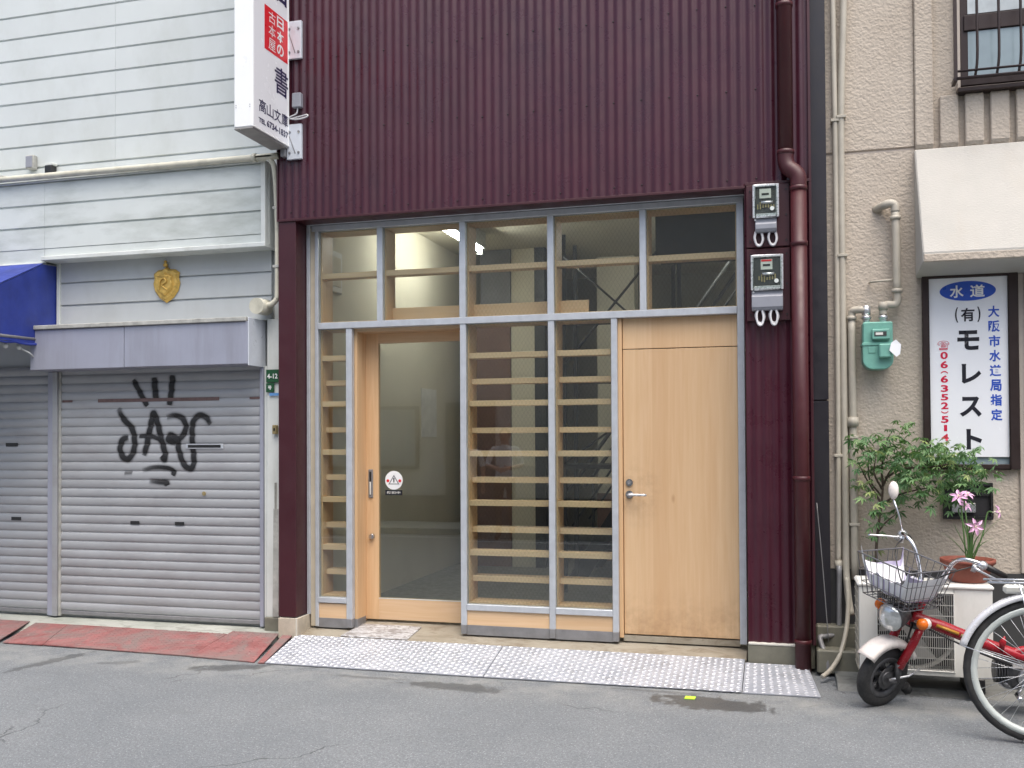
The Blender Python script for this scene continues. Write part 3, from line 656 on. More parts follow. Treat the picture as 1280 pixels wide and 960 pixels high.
# graffiti ribbons that follow the slats
def gp(p): # traced stroke points -> wall coordinates
    x = 120+p[0]*.17717; y = 450+p[1]*.17708
    return (-5.450+(x-120)*(.00746+(x-120)*(-1.0e-6))-.004, 1.7635-(y-515)*.006555+(x-150)*(-.00009))
strokes = [([(275, 140), (330, 240), (378, 325)], 34, 1), ([(428, 125), (432, 200), (442, 285)], 40, 1), ([(560, 110), (550, 220), (537, 320)], 38, 1),
 ([(165, 340), (205, 415), (265, 480), (285, 560), (278, 640), (240, 695), (200, 680), (180, 620), (200, 560), (240, 545)], 38, 2),
 ([(352, 670), (375, 590), (400, 470), (422, 375), (450, 440), (480, 560), (505, 650), (500, 695), (480, 670)], 38, 3), ([(315, 535), (400, 535), (480, 560)], 26, 2),
 ([(515, 405), (570, 390), (630, 410), (655, 470), (630, 530), (570, 570), (530, 560), (545, 525), (590, 560), (605, 630), (640, 725), (690, 755), (712, 700), (700, 560), (705, 440), (750, 390), (800, 405), (830, 450)], 36, 2),
 ([(340, 775), (430, 750), (530, 755), (570, 780), (560, 805)], 30, 4), ([(390, 845), (450, 850), (515, 855), (525, 875)], 34, 4), ([(210, 795), (270, 790)], 24, 5)]
me_v, me_f, me_a = [], [], []
for pts, wpx, mode in strokes:
    pp = smoothpath([Vector((*gp(p), 0)) for p in pts], 12); L = len(pp); w = wpx*.17717*.00735/2*1.6; base = len(me_v)
    for i, p in enumerate(pp):
        dd = (pp[min(i+1, L-1)]-pp[max(i-1, 0)]).normalized(); nn = Vector((-dd.y, dd.x, 0)); t = i/(L-1)
        e = min(1, t*7+.35)*min(1, (1-t)*7+.35)
        if mode in (2,): e *= .55+.45*min(1, t*5) if len(pts) > 5 else .8
        if mode == 4: e *= .25+.75*t
        if mode == 5: e *= .28
        for k in range(7):
            q = p+nn*w*(k-3)/3; me_v.append((q.x, slat_y(q.y)-.0022, q.y)); me_a.append(e*(0, .22, .95, 1, .95, .22, 0)[k])
    for i in range(L-1):
        for k in range(6): a = base+i*7+k; me_f.append((a, a+1, a+8, a+7))
gm = bpy.data.meshes.new('graffiti'); gm.from_pydata([Vector(v)-W[s1] for v in me_v], [], me_f); gm.materials.append(MT['spray'])
at = gm.attributes.new('fade', 'FLOAT', 'POINT'); at.data.foreach_set('value', me_a)
link(bpy.data.objects.new('graffiti', gm), s1, W[s1])
tp = M()
for (x0, x1, z0, z1) in ((-5.43, -4.30, 1.845, 1.872), (-5.78, -5.68, 1.850, 1.868), (-4.03, -3.94, 1.850, 1.868)):
    tp.box(x0, x1, -.0150, -.0138, z0, z1)
tp.build('tape_residue', 'old_brown_tape', s1)

# awning on the left
aw = thing('awning', (-7.2, 0, 2.3), 'dark blue canvas awning over the left shutter', 'awning')
ax = -5.852
M().prism([(ax, 0, 2.99), (ax, -.165, 2.98), (ax, -1.05, 2.53), (ax, -1.05, 2.325), (ax, 0, 2.318)], (.006, 0, 0)).build('side_panel', 'blue_tarp', aw)
M().prism([(-9.4, -.168, 2.982), (-9.4, -1.058, 2.532), (-9.4, -1.062, 2.538), (-9.4, -.168, 2.990)], (3.556, 0, 0)).build('canopy', 'blue_tarp', aw)
M().prism([(-9.4, -1.056, 2.53), (-9.4, -1.056, 2.33), (-9.4, -1.062, 2.33), (-9.4, -1.062, 2.53)], (3.556, 0, 0)).build('valance', 'blue_tarp', aw)
vs = [(ax+.006+.012*sin(y*9), -y, 2.32-.012*abs(sin(y*14))) for y in [i*.05 for i in range(22)]]
M().tube(vs, .010, 6).build('hem', 'blue_tarp', aw)
M().tube([(ax, -.02, 2.36), (ax, -1.03, 2.35)], .014).tube([(ax, -1.03, 2.35), (-9.3, -1.03, 2.35)], .014).build('frame_tube', 'steel_dull', aw)
for y in (.50, .36): M().ball((ax-.05, -y, 2.285), .020, 8, (1, 1, 1.2)).build('hook', 'white_trim', aw)
M().tube(smoothpath([(ax-.05, -.36, 2.28), (ax+.0, -.30, 2.24), (ax-.02, -.22, 2.20)]), .006, 6).build('tie_cord', 'white_trim', aw)

# gold crest
cr = thing('wall_crest', (-4.78, -.03, 2.65), 'gold shield crest on the white boards above the shutter', 'crest')
def shield(s, cx, cz):
    pts = [(0, 1.0), (.22, .84), (.62, .80), (.95, .62), (.88, .35), (.98, .05), (.86, -.35), (.52, -.72), (0, -1.0)]
    pts = pts+[(-x, z) for x, z in pts[-2:0:-1]]
    return [(cx+x*s*.128, 0, cz+z*s*.150) for x, z in pts]
def dome(m, s, y0, y1, inner):
    a = [Vector((p[0], y0, p[2])) for p in shield(s, -4.78, 2.787)]; b = [Vector((p[0], y1, p[2])) for p in shield(s*inner, -4.78, 2.787)]; n = len(a)
    m.add(a+b, [(i, (i+1) % n, n+(i+1) % n, n+i) for i in range(n)]+[tuple(range(n, 2*n))])
m = M(); dome(m, 1, -.012, -.040, .84); m.build('crest_back', 'gold', cr, .002)
m = M(); dome(m, .80, -.036, -.030, .98); dome(m, .66, -.036, -.060, .85); m.build('crest_shield', 'gold', cr, .002)
M().lathe([(.0, .0), (.016, .004), (.020, .02), (.010, .034), (.014, .048), (.0, .058)], (-4.78, -.03, 2.925), (0, 0, 1), 10).build('crest_finial', 'gold', cr)
M().tube(smoothpath([(-4.815, -.060, 2.74), (-4.805, -.066, 2.81), (-4.770, -.066, 2.83), (-4.750, -.066, 2.80), (-4.79, -.066, 2.775), (-4.745, -.060, 2.735)]), .006, 6).tube([(-4.83, -.06, 2.845), (-4.73, -.06, 2.845)], .005, 6).build('crest_emblem', 'gold', cr)

# gutter pipe round the corner of the white building
gt = thing('gutter_pipe', (-3.72, -.17, 2.5), 'cream conduit pipe bending down the corner of the white building', 'pipe')
M().tube(smoothpath([(-12.2, -.185, 3.735), (-8, -.185, 3.712), (-4.0, -.185, 3.694), (-3.89, -.185, 3.690)], 5), .026, 10).build('pipe_run', 'gutter_cream', gt)
M().tube(smoothpath([(-3.90, -.185, 3.690), (-3.80, -.185, 3.694), (-3.745, -.178, 3.660), (-3.730, -.150, 3.56), (-3.727, -.12, 3.2), (-3.727, -.12, 2.68), (-3.735, -.12, 2.61), (-3.78, -.12, 2.572), (-3.84, -.12, 2.565)], 6), .021, 10).build('pipe_drop', 'gutter_cream', gt)
M().cyl((-3.895, -.19, 3.690), (-3.865, -.19, 3.690), .034).build('pipe_collar', 'gutter_cream', gt)
M().cyl((-3.835, -.12, 2.565), (-3.86, -.13, 2.565), .03).cyl((-3.868, -.04, 2.560), (-3.868, -.19, 2.555), .062, n=20).build('outlet_cap', 'gutter_cream', gt)
for z in (3.3, 2.85): bx('pipe_clip', 'old_trim', gt, -3.755, -3.70, -.145, -.0, z, z+.02)
jb = thing('junction_box', (-6.08, -.02, 3.80), 'small grey junction box on the white siding', 'junction box')
bx('box_body', 'old_trim', jb, -6.125, -6.045, -.055, -.004, 3.82, 3.935, .005); bx('box_lid', 'meter_grey', jb, -6.118, -6.052, -.062, -.054, 3.83, 3.925, .003)
cc = thing('cable_clamp', (-5.88, -.03, 3.75), 'dark cable clamp with thin wire on the white siding', 'clamp')
bx('clamp_body', 'black', cc, -5.92, -5.85, -.07, -.004, 3.76, 3.83, .006); bx('clamp_top', 'white_trim', cc, -5.925, -5.845, -.06, -.004, 3.831, 3.852, .003)
M().tube(smoothpath([(-5.90, -.04, 3.765), (-6.1, -.04, 3.755), (-6.6, -.04, 3.80), (-7.5, -.04, 3.82)]), .005, 6).tube([(-5.86, -.04, 3.77), (-5.79, -.04, 3.735)], .005, 6).build('wire', 'old_trim', cc)
nb = thing('wall_stud', (-5.27, -.03, 3.74), 'tiny dark bolt on the white siding above the pipe', 'bolt')
M().cyl((-5.27, -.0, 3.75), (-5.27, -.03, 3.75), .014, n=8).build('bolt_head', 'black', nb)
# address plates
a1 = thing('address_plate', (-3.80, -.06, 1.9), 'green address plate with white number beside the graffiti shutter', 'plate')
p1 = bx('plate', 'address_green', a1, -3.862, -3.752, -.056, -.050, 1.975, 2.075, .002); text('4-12', 'print_white', a1, (-3.852, -.0575, 2.005), (.09, 0, 0), (0, 0, .038), name='plate_number')
bx('plate', 'address_green', a1, -3.864, -3.795, -.054, -.048, 1.900, 1.970, .002); text('号', 'print_white', a1, (-3.845, -.0555, 1.92), (.03, 0, 0), (0, 0, .03), name='plate_number')
a2 = thing('blue_sticker', (-3.79, -.05, 1.87), 'small blue sticker below the green address plate', 'sticker')
bx('sticker_sheet', 'note_blue', a2, -3.835, -3.748, -.0535, -.051, 1.872, 1.893)
a3 = thing('door_bell', (-3.78, -.06, 1.6), 'small brass box on the white corner post', 'bell')
bx('bell_body', 'brass', a3, -3.80, -3.762, -.075, -.045, 1.575, 1.645, .004); bx('bell_button', 'black', a3, -3.788, -3.774, -.079, -.074, 1.60, 1.622, .002)

# ------------------------------------------------------------------ right-hand building
rbd = thing('stucco_building', (3.5, 0, 0), 'beige stucco building with cream hood above a shop sign', 'building')
bx('wall', 'stucco', rbd, .279, 7.0, 0, 6, .66, 3.405)
bx('upper_wall', 'stucco', rbd, .279, .845, -.0, 6, 3.425, 7.2, .006); bx('upper_wall', 'stucco', rbd, .8452, 7.0, .012, 6, 3.41, 7.2)
bx('joint_backing', 'pink_stucco_plain', rbd, .285, .845, .012, 6, 3.4055, 3.4245)
bx('dado', 'dado', rbd, .283, 7.0, -.012, 6, .03, .66)
for k in range(40):
    x = .8455+.1495*k
    if x > 6.9: break
    if 1.10 < x+.11 and x < 2.6: z0, z1 = 3.40, 3.735
    else: z0, z1 = 3.40, 7.18
    m = M(); m.prism([(x, .013, z0), (x, -.012, z0), (x, -.030, z0+.028), (x, -.030, z1), (x, .013, z1)], (.110, 0, 0)); m.build('rib', 'stucco', rbd, .006)
    if z1 < 5: M().prism([(x, .013, 5.0), (x, -.030, 5.0), (x, -.030, 7.18), (x, .013, 7.18)], (.110, 0, 0)).build('rib', 'stucco', rbd, .006)
# sloping hood over the sign
M().prism([(.838, .0, 3.398), (.838, -.03, 3.398), (.838, -.36, 2.668), (.838, -.36, 2.604), (.838, 0, 2.56)], (6.1, 0, 0)).build('hood', 'hood', rbd, .008)
M().prism([(.842, -.02, 2.656), (.842, -.3625, 2.658), (.842, -.3625, 2.606), (.842, -.02, 2.606)], (6.05, 0, 0)).build('hood_edge', 'stucco', rbd, .006)
bx('pier', 'pink_stucco_plain', rbd, 1.437, 1.475, -.02, .02, .665, 2.57, .004)
# window with guard
wn = bx('window', 'brown_frame', rbd, 1.118, 2.45, -.028, .02, 3.785, 5.0, .004)
bx('window_lining', 'pink_stucco_plain', wn, 1.098, 1.1175, -.040, .02, 3.765, 5.0, .003); bx('window_sill', 'brown_frame', wn, 1.098, 2.47, -.075, .02, 3.735, 3.764, .004)
bx('pane', 'frosted', wn, 1.165, 2.40, -.0305, -.02, 3.83, 4.13); bx('pane', 'curtain', wn, 1.165, 2.40, -.0300, -.02, 4.245, 4.95)
bx('meeting_rail', 'brown_frame', wn, 1.14, 2.43, -.042, -.02, 4.135, 4.235, .004)
gd = thing('window_guard', (1.5, -.1, 3.75), 'dark metal bar guard in front of the upstairs window', 'window guard')
for z in (3.80, 3.845, 4.9): M().tube([(1.075, -.135, z), (2.5, -.135, z)], .008 if z != 3.80 else .011, 6).build('rail', 'brown_frame', gd)
for k in range(12):
    x = 1.075+.125*k
    if k == 0: bx('guard_post', 'brown_frame', gd, 1.064, 1.084, -.142, -.12, 3.79, 4.93)
    else: M().tube(smoothpath([(x, -.135, 4.9), (x, -.140, 4.2), (x, -.138, 3.92), (x-.012, -.122, 3.80)], 4), .0085, 6).build('bar', 'brown_frame', gd)
bx('guard_arm', 'brown_frame', gd, 1.064, 1.084, -.14, -.03, 3.785, 3.81); bx('guard_arm', 'brown_frame', gd, 2.44, 2.46, -.14, -.03, 3.785, 3.81)

# plumber's sign
sg = thing('wall_sign', (1.15, -.02, 1.32), 'white plumber sign board with black katakana in brown frame', 'sign')
m = M(); m.box(.872, .912, -.045, -.001, 1.322, 2.592).box(1.378, 1.434, -.045, -.001, 1.322, 2.592).box(.912, 1.378, -.045, -.001, 2.550, 2.592).box(.912, 1.378, -.045, -.001, 1.322, 1.352)
m.build('sign_frame', 'brown_frame', sg, .003)
bx('sign_board', 'signwhite', sg, .914, 1.376, -.028, -.012, 1.400, 2.549)
bx('sign_backing', 'frosted', sg, .913, 1.377, -.012, -.0015, 1.353, 2.5495)
U = lambda u: .914+u*.460
V = lambda v: 2.549-v*1.149
yS = -.0295
vs = [(U(.5)+.36*.46*cos(2*pi*i/40), yS, V(.075)+.055*1.149*sin(2*pi*i/40)) for i in range(40)]
M().add(vs, [tuple(range(40))]).build('emblem_oval', 'print_blue', sg)
def stext(b, m, u0, u1, v0, v1, bold=.02, y=yS): text(b, m, sg, (U(u0), y, V(v1)), (U(u1)-U(u0), 0, 0), (0, 0, V(v0)-V(v1)), bold)
stext('水', 'print_white', .27, .45, .042, .112, .022, yS-.001); stext('道', 'print_white', .53, .72, .042, .112, .022, yS-.001)
stext('(', 'print_black', .335, .375, .165, .250, .03); stext('有', 'print_black', .41, .585, .17, .245, .025); stext(')', 'print_black', .62, .66, .165, .250, .03)
for ch, v0, v1, u0, u1 in (('モ', .295, .405, .36, .64), ('レ', .482, .592, .41, .66), ('ス', .665, .777, .38, .66), ('ト', .845, .958, .46, .66)): stext(ch, 'print_black', u0, u1, v0, v1, .038)
for k, ch in enumerate('大阪市水道局指定'): stext(ch, 'print_blue', .755+.003*k, .90+.003*k, .163+.0818*k, .227+.0818*k, .028)
stext('☎', 'print_crimson', .105, .255, .350, .402, .0)
for ch, y0, y1 in (('0', 400, 432), ('6', 440, 472), ('︵', 484, 496), ('6', 503, 535), ('3', 545, 575), ('5', 584, 612), ('2', 620, 650), ('︶', 658, 669), ('5', 680, 710), ('1', 719, 746), ('4', 758, 788)):
    stext(ch, 'print_crimson', .14 if ch != '1' else .175, .235 if ch != '1' else .215, (y0-80)/778, (y1-80)/778, .028)
s2_ = thing('framed_pane', (1.8, -.02, 1.32), 'brown window frame right of the plumber sign', 'window')
bx('frame', 'brown_frame', s2_, 1.478, 2.3, -.045, -.001, 1.322, 2.592, .003); bx('pane', 'frosted', s2_, 1.53, 2.25, -.048, -.044, 1.37, 2.54)
mb = thing('mail_box', (1.15, -.02, 1.0), 'black wall mail slot with silver name strip behind pink flowers', 'mailbox')
m = M(); m.box(.985, 1.277, -.03, -.001, 1.0, 1.02).box(.985, 1.277, -.03, -.001, 1.215, 1.235).box(.985, 1.0, -.03, -.001, 1.02, 1.215).box(1.262, 1.277, -.03, -.001, 1.02, 1.215); m.build('mail_frame', 'black', mb, .002)
bx('mail_opening', 'dark', mb, 1.0, 1.262, -.008, -.002, 1.02, 1.215); bx('name_strip', 'alu', mb, 1.035, 1.175, -.034, -.010, 1.045, 1.105, .002); bx('flap', 'black', mb, 1.18, 1.258, -.02, -.009, 1.15, 1.165)

# pipes at the corner
def pipe(label, pts, r, m='pipe_beige', bands=(), k=5, name='wall_pipe', cat='pipe', n=10, group=None):
    P = smoothpath(pts, k); t = thing(name, tuple(P[-1]), label, cat, group); M().tube(P, r, n).build('pipe_run', m, t)
    for (z, x, y) in bands: bx('pipe_clip', m, t, x-r-.008, x+r+.008, y-r-.005, 0, z, z+.018, .002)
    return t
pipe('thin beige wall pipe nearest the dark gap', [(.338, -.04, 7), (.340, -.04, 5), (.345, -.04, 4), (.349, -.04, 3.5), (.350, -.04, 2), (.343, -.045, 1.0), (.340, -.05, .70)], .018, bands=((3.62, .347, -.04), (1.4, .346, -.04)))
t = pipe('grey thin pipe low in the gap with an elbow end', [(.342, -.08, .69), (.340, -.08, .45), (.338, -.08, .27)], .017, 'steel_dull'); M().tube(smoothpath([(.338, -.08, .28), (.325, -.09, .245), (.25, -.14, .235), (.215, -.16, .23), (.235, -.20, .16), (.255, -.24, .12), (.262, -.25, .03)], 5), .017, 8).build('pipe_elbow', 'steel_dull', t)
M().cyl((.341, -.05, .72), (.341, -.055, .66), .024).build('pipe_cap', 'pipe_beige', t)
pipe('thick beige wall pipe with a bend beside the stucco wall', [(.420, -.04, 7), (.418, -.04, 5), (.410, -.04, 4.4), (.392, -.04, 3.9), (.384, -.04, 3.4), (.384, -.04, 2.6), (.386, -.045, 1.8), (.388, -.05, 1.0), (.386, -.06, .7), (.395, -.09, .5), (.41, -.13, .38)], .022, bands=((3.64, .387, -.04), (2.72, .386, -.04)))
t = pipe('beige gas pipe rising to the green gas meter', [(.441, -.05, .60), (.440, -.05, 1.2), (.439, -.05, 1.9), (.438, -.05, 2.30)], .024, bands=((1.52, .439, -.05), (.95, .440, -.05)))
M().tube(smoothpath([(.438, -.05, 2.29), (.440, -.05, 2.345), (.452, -.06, 2.362), (.50, -.08, 2.362), (.526, -.08, 2.358)], 5), .024, 10).build('pipe_elbow', 'pipe_beige', t); M().cyl((.438, -.05, 2.30), (.438, -.05, 2.325), .031).build('pipe_collar', 'pipe_beige', t)
M().cyl((.527, -.08, 2.385), (.527, -.08, 2.325), .027).build('pipe_union', 'alu', t); M().cyl((.439, -.05, 1.66), (.439, -.05, 1.60), .036).build('pipe_collar', 'pipe_beige', t)
t = pipe('beige gas pipe with two elbows above the gas meter', [(.718, -.07, 2.46), (.716, -.07, 2.8), (.712, -.07, 3.00)], .026)
M().tube(smoothpath([(.712, -.07, 2.99), (.708, -.07, 3.035), (.680, -.07, 3.048), (.640, -.05, 3.040), (.600, .01, 3.030)], 5), .028, 10).build('pipe_elbow', 'pipe_beige', t)
M().tube(smoothpath([(.718, -.07, 2.47), (.718, -.07, 2.41), (.700, -.072, 2.388), (.655, -.08, 2.388), (.632, -.08, 2.370), (.630, -.08, 2.32)], 5), .025, 10).build('pipe_elbow', 'pipe_beige', t)
M().cyl((.712, -.07, 2.965), (.713, -.07, 2.94), .033).cyl((.718, -.07, 2.49), (.718, -.07, 2.465), .033).cyl((.632, -.08, 2.405), (.632, -.08, 2.355), .031).build('pipe_collar', 'pipe_beige', t)
M().tube([(.555, -.01, 2.545), (.560, -.05, 2.545), (.72, -.065, 2.552)], .008, 6).build('pipe_bracket', 'pipe_beige', t)
pipe('thin hose curving from the pipes down to the plate edge', [(.385, -.11, .62), (.392, -.13, .50), (.388, -.15, .38), (.370, -.19, .26), (.33, -.26, .14), (.27, -.36, .07), (.215, -.44, .04)], .0145, name='drain_hose', cat='hose')
pipe('thin green grey rod leaning in the dark gap', [(.205, -.10, 1.10), (.235, -.13, .72), (.268, -.17, .20)], .0032, 'steel_dull', name='thin_rod', cat='rod')
st_ = thing('low_step', (.36, -.08, 0), 'dark stained concrete step at the foot of the pipes', 'step')
bx('step_upper', 'base_concrete', st_, .192, .46, -.12, -.0, .02, .30, .01); bx('step_lower', 'base_concrete', st_, .192, .46, -.26, -.121, .02, .17, .01)

# gas meter
gm_ = thing('gas_meter', (.59, -.1, 1.97), 'green gas meter with a white tag on stucco wall', 'gas meter')
def rr(x0, x1, z0, z1, rb, rtp, y):
    p = []
    for (cx, cz, r, a0) in ((x1-rb, z0+rb, rb, -pi/2), (x1-rtp, z1-rtp, rtp, 0), (x0+rtp, z1-rtp, rtp, pi/2), (x0+rb, z0+rb, rb, pi)):
        p += [(cx+r*cos(a0+i*pi/10), y, cz+r*sin(a0+i*pi/10)) for i in range(6)]
    return p
M().prism(rr(.497, .683, 1.965, 2.125, .062, .004, -.160), (0, .13, 0)).build('meter_body', 'gas_green', gm_, .008)
M().prism(rr(.499, .681, 2.132, 2.272, .008, .012, -.152), (0, .12, 0)).build('meter_head', 'gas_green', gm_, .008)
M().prism(rr(.492, .688, 2.118, 2.138, .006, .006, -.166), (0, .14, 0)).build('meter_flange', 'gas_green', gm_, .003)
bx('dial_cover', 'gas_green', gm_, .552, .662, -.185, -.15, 2.155, 2.222, .006); bx('dial_window', 'meter_dark', gm_, .566, .640, -.1875, -.184, 2.176, 2.205)
bx('dial_digits', 'meter_plate', gm_, .574, .618, -.1885, -.187, 2.183, 2.199); bx('valve_box', 'gas_green', gm_, .592, .668, -.205, -.155, 2.035, 2.125, .008); bx('maker_plate', 'gas_green', gm_, .530, .575, -.164, -.158, 2.07, 2.11, .002)
for x in (.527, .630): M().cyl((x, -.085, 2.27), (x, -.085, 2.318), .022).cyl((x, -.085, 2.296), (x, -.085, 2.318), .030, n=6).build('meter_union', 'alu', gm_)
M().add([(.652, -.215, 2.080), (.694, -.218, 2.037), (.716, -.216, 2.055), (.722, -.214, 2.115), (.692, -.213, 2.148), (.664, -.212, 2.128)], [tuple(range(6))]).build('paper_tag', 'signwhite', gm_)
tg = [o for o in gm_.children if o.name.startswith('paper_tag')][0]; md = tg.modifiers.new('thick', 'SOLIDIFY'); md.thickness = .0015

# ------------------------------------------------------------------ air conditioner and plants
ac = thing('air_conditioner', (.80, -.5, .05), 'cream outdoor air conditioner unit behind the red moped', 'air conditioner')
X0, X1, Y0, Y1, Z0, Z1 = .425, 1.150, -.650, -.385, .135, .640
m = M(); m.box(X0, X1, Y0+.02, Y1, Z0, Z0+.02).box(X0, .520, Y0, Y0+.02, Z0, Z1).box(.945, X1, Y0, Y0+.02, Z0, Z1).box(.520, .945, Y0, Y0+.02, Z0, .165).box(.520, .945, Y0, Y0+.02, .615, Z1).box(.945, X1, Y0+.02, Y1, Z0+.02, Z1).box(X0, .47, Y0+.02, Y0+.07, Z0+.02, Z1)
m.build('casing', 'ac', ac, .002)
bx('top_cover', 'ac', ac, X0-.012, X1+.008, Y0-.012, Y1+.005, Z1+.001, Z1+.030, .010)
bx('inner_shadow_box', 'dark', ac, .50, .944, Y0+.13, Y1-.02, .165, .62)
M().lathe([(.225, 0), (.222, .06), (.232, .075)], (.735, Y0+.125, .390), (0, -1, 0), 32).build('fan_shroud', 'ac_grill', ac)
fan = M().cyl((.735, Y0+.10, .39), (.735, Y0+.05, .39), .055)
for k in range(3):
    a = k*2*pi/3+.4; fan.hexa([(.735+cos(a+q)*r, Y0+.075+dy+e, .39+sin(a+q)*r) for e in (0, .004) for (q, r, dy) in ((0, .05, .015), (-.15, .20, .02), (.75, .20, -.02), (.8, .05, -.01))])
fan.build('fan', 'ac_grill', ac)
g = M()
for k in range(37):
    x = .524+k*.0116; g.box(x-.0014, x+.0014, Y0-.004, Y0, .166, .616)
for k in range(8):
    z = .172+k*.0625; g.box(.521, .944, Y0-.002, Y0+.003, z-.0022, z+.0022)
g.build('grille', 'ac_grill', ac)
g = M().box(.519, .525, Y0-.008, Y0, .162, .62).box(.940, .948, Y0-.008, Y0, .162, .62).box(.519, .948, Y0-.008, Y0, .615, .622).box(.519, .948, Y0-.008, Y0, .159, .166); g.build('grille_frame', 'ac', ac, .002)
m = M()
for k in range(9): m.box(X0-.010, X0-.004, Y0+.02, Y1, .15+k*.056, .156+k*.056)
for k in range(5): m.box(X0-.008, X0-.004, Y0+.025+k*.055, Y0+.031+k*.055, .14, .63)
m.build('side_guard', 'pipe_beige', ac)
bx('side_coil', 'engine', ac, X0+.001, X0+.03, Y0+.071, Y1, .156, .638)
for x in (.50, 1.06): bx('foot', 'black', ac, x-.045, x+.045, Y0-.01, Y1+.03, .04, .133, .006)

tr = thing('maple_tree', (.565, -.19, .05), 'small potted maple tree with green leaves before the sign', 'tree')
M().lathe([(.0, .05), (.085, .05), (.105, .30), (.112, .31), (.100, .31), (.095, .27), (0, .27)], (.565, -.185, 0), (0, 0, 1), 20).build('pot', 'terracotta', tr)
trk = [(.565, -.19, .30), (.56, -.20, .75), (.575, -.20, .95), (.598, -.20, 1.12), (.606, -.20, 1.23)]
tk = M().tube(smoothpath(trk, 4), [.011-.0003*i for i in range(17)], 8)
brs = [[(.598, -.20, 1.10), (.55, -.19, 1.19), (.50, -.17, 1.28), (.46, -.16, 1.37)], [(.606, -.20, 1.22), (.60, -.21, 1.33), (.62, -.22, 1.47), (.65, -.22, 1.55)], [(.606, -.2, 1.22), (.66, -.22, 1.33), (.76, -.24, 1.42), (.88, -.25, 1.47)],
       [(.62, -.21, 1.27), (.72, -.25, 1.33), (.86, -.28, 1.34), (1.0, -.3, 1.36), (1.10, -.3, 1.33)], [(.60, -.20, 1.10), (.68, -.24, 1.16), (.80, -.28, 1.20), (.92, -.28, 1.22)], [(.575, -.20, .93), (.62, -.27, 1.00), (.67, -.33, 1.05)], [(.60, -.2, 1.15), (.53, -.14, 1.26), (.53, -.12, 1.42)],
       [(.60, -.2, 1.2), (.55, -.26, 1.3), (.56, -.28, 1.42)]]
for b in brs:
    q = smoothpath(b, 4); tk.tube(q, [.008*(1-.75*i/len(q)) for i in range(len(q))], 6)
tk.build('trunk', 'bark', tr)
lm = M(); tones = []
def leaf(c, s, az, tilt, tone):
    A = Matrix.Rotation(az, 3, 'Z') @ Matrix.Rotation(tilt, 3, 'Y') @ Matrix.Rotation(random.uniform(-.5, .5), 3, 'X'); vs = []; fs = []
    for k, (an, L) in enumerate(((0, 1.0), (.62, .88), (-.62, .88), (1.35, .60), (-1.35, .60))):
        e = Vector((cos(an), sin(an), 0)); pz = Vector((-sin(an), cos(an), 0)); b = len(vs)
        vs += [Vector((0, 0, 0)), e*L*.5+pz*.13*L, e*L+Vector((0, 0, -.18)), e*L*.5-pz*.13*L]; fs.append((b, b+1, b+2, b+3))
    lm.add([Vector(c)+A @ (v*s) for v in vs], fs); tones.extend([tone]*len(vs))
sprays = [(x, z, r*1.18) for x, z, r in [(.66, 1.55, .10), (.60, 1.50, .10), (.52, 1.50, .08), (.70, 1.47, .12), (.82, 1.50, .11), (.90, 1.46, .12), (.60, 1.42, .12), (.50, 1.40, .09), (.76, 1.41, .13), (.90, 1.38, .13), (1.00, 1.40, .12), (1.06, 1.45, .09), (1.00, 1.47, .09), (.68, 1.34, .12), (.82, 1.32, .12), (.96, 1.31, .13), (1.08, 1.33, .11),
          (1.15, 1.30, .08), (.92, 1.25, .11), (.80, 1.24, .09), (.50, 1.32, .07), (.48, 1.22, .06), (.52, 1.15, .06), (.90, 1.17, .09), (.98, 1.18, .07), (.70, 1.11, .05), (.76, 1.18, .07), (.545, 1.08, .05), (.60, 1.02, .04), (.47, 1.47, .06), (.86, 1.43, .12), (.56, .74, .04), (.52, .90, .035), (1.03, 1.25, .09), (.74, 1.27, .08), (1.20, 1.36, .05), (.44, 1.52, .04), (.72, 1.60, .06), (1.12, 1.22, .05)]]
for (x, z, r) in sprays:
    y0 = random.uniform(-.40, -.10)
    for k in range(int(12*(r/.1)**1.4)+3):
        a = random.uniform(0, 2*pi); q = r*math.sqrt(random.random()); dz = random.gauss(0, .035)
        leaf((x+cos(a)*q*1.15, y0+sin(a)*q*.9, z+dz-q*.22), random.uniform(.038, .080), random.uniform(0, 2*pi), random.uniform(.1, .95), min(1, max(0, random.gauss(.5, .3)+dz*5)))
me = bpy.data.meshes.new('crown'); me.from_pydata([tuple(v-W[tr]) for v in lm.v], [], lm.f); me.materials.append(MT['leaf'])
me.attributes.new('tone', 'FLOAT', 'POINT').data.foreach_set('value', tones); link(bpy.data.objects.new('crown', me), tr, W[tr])

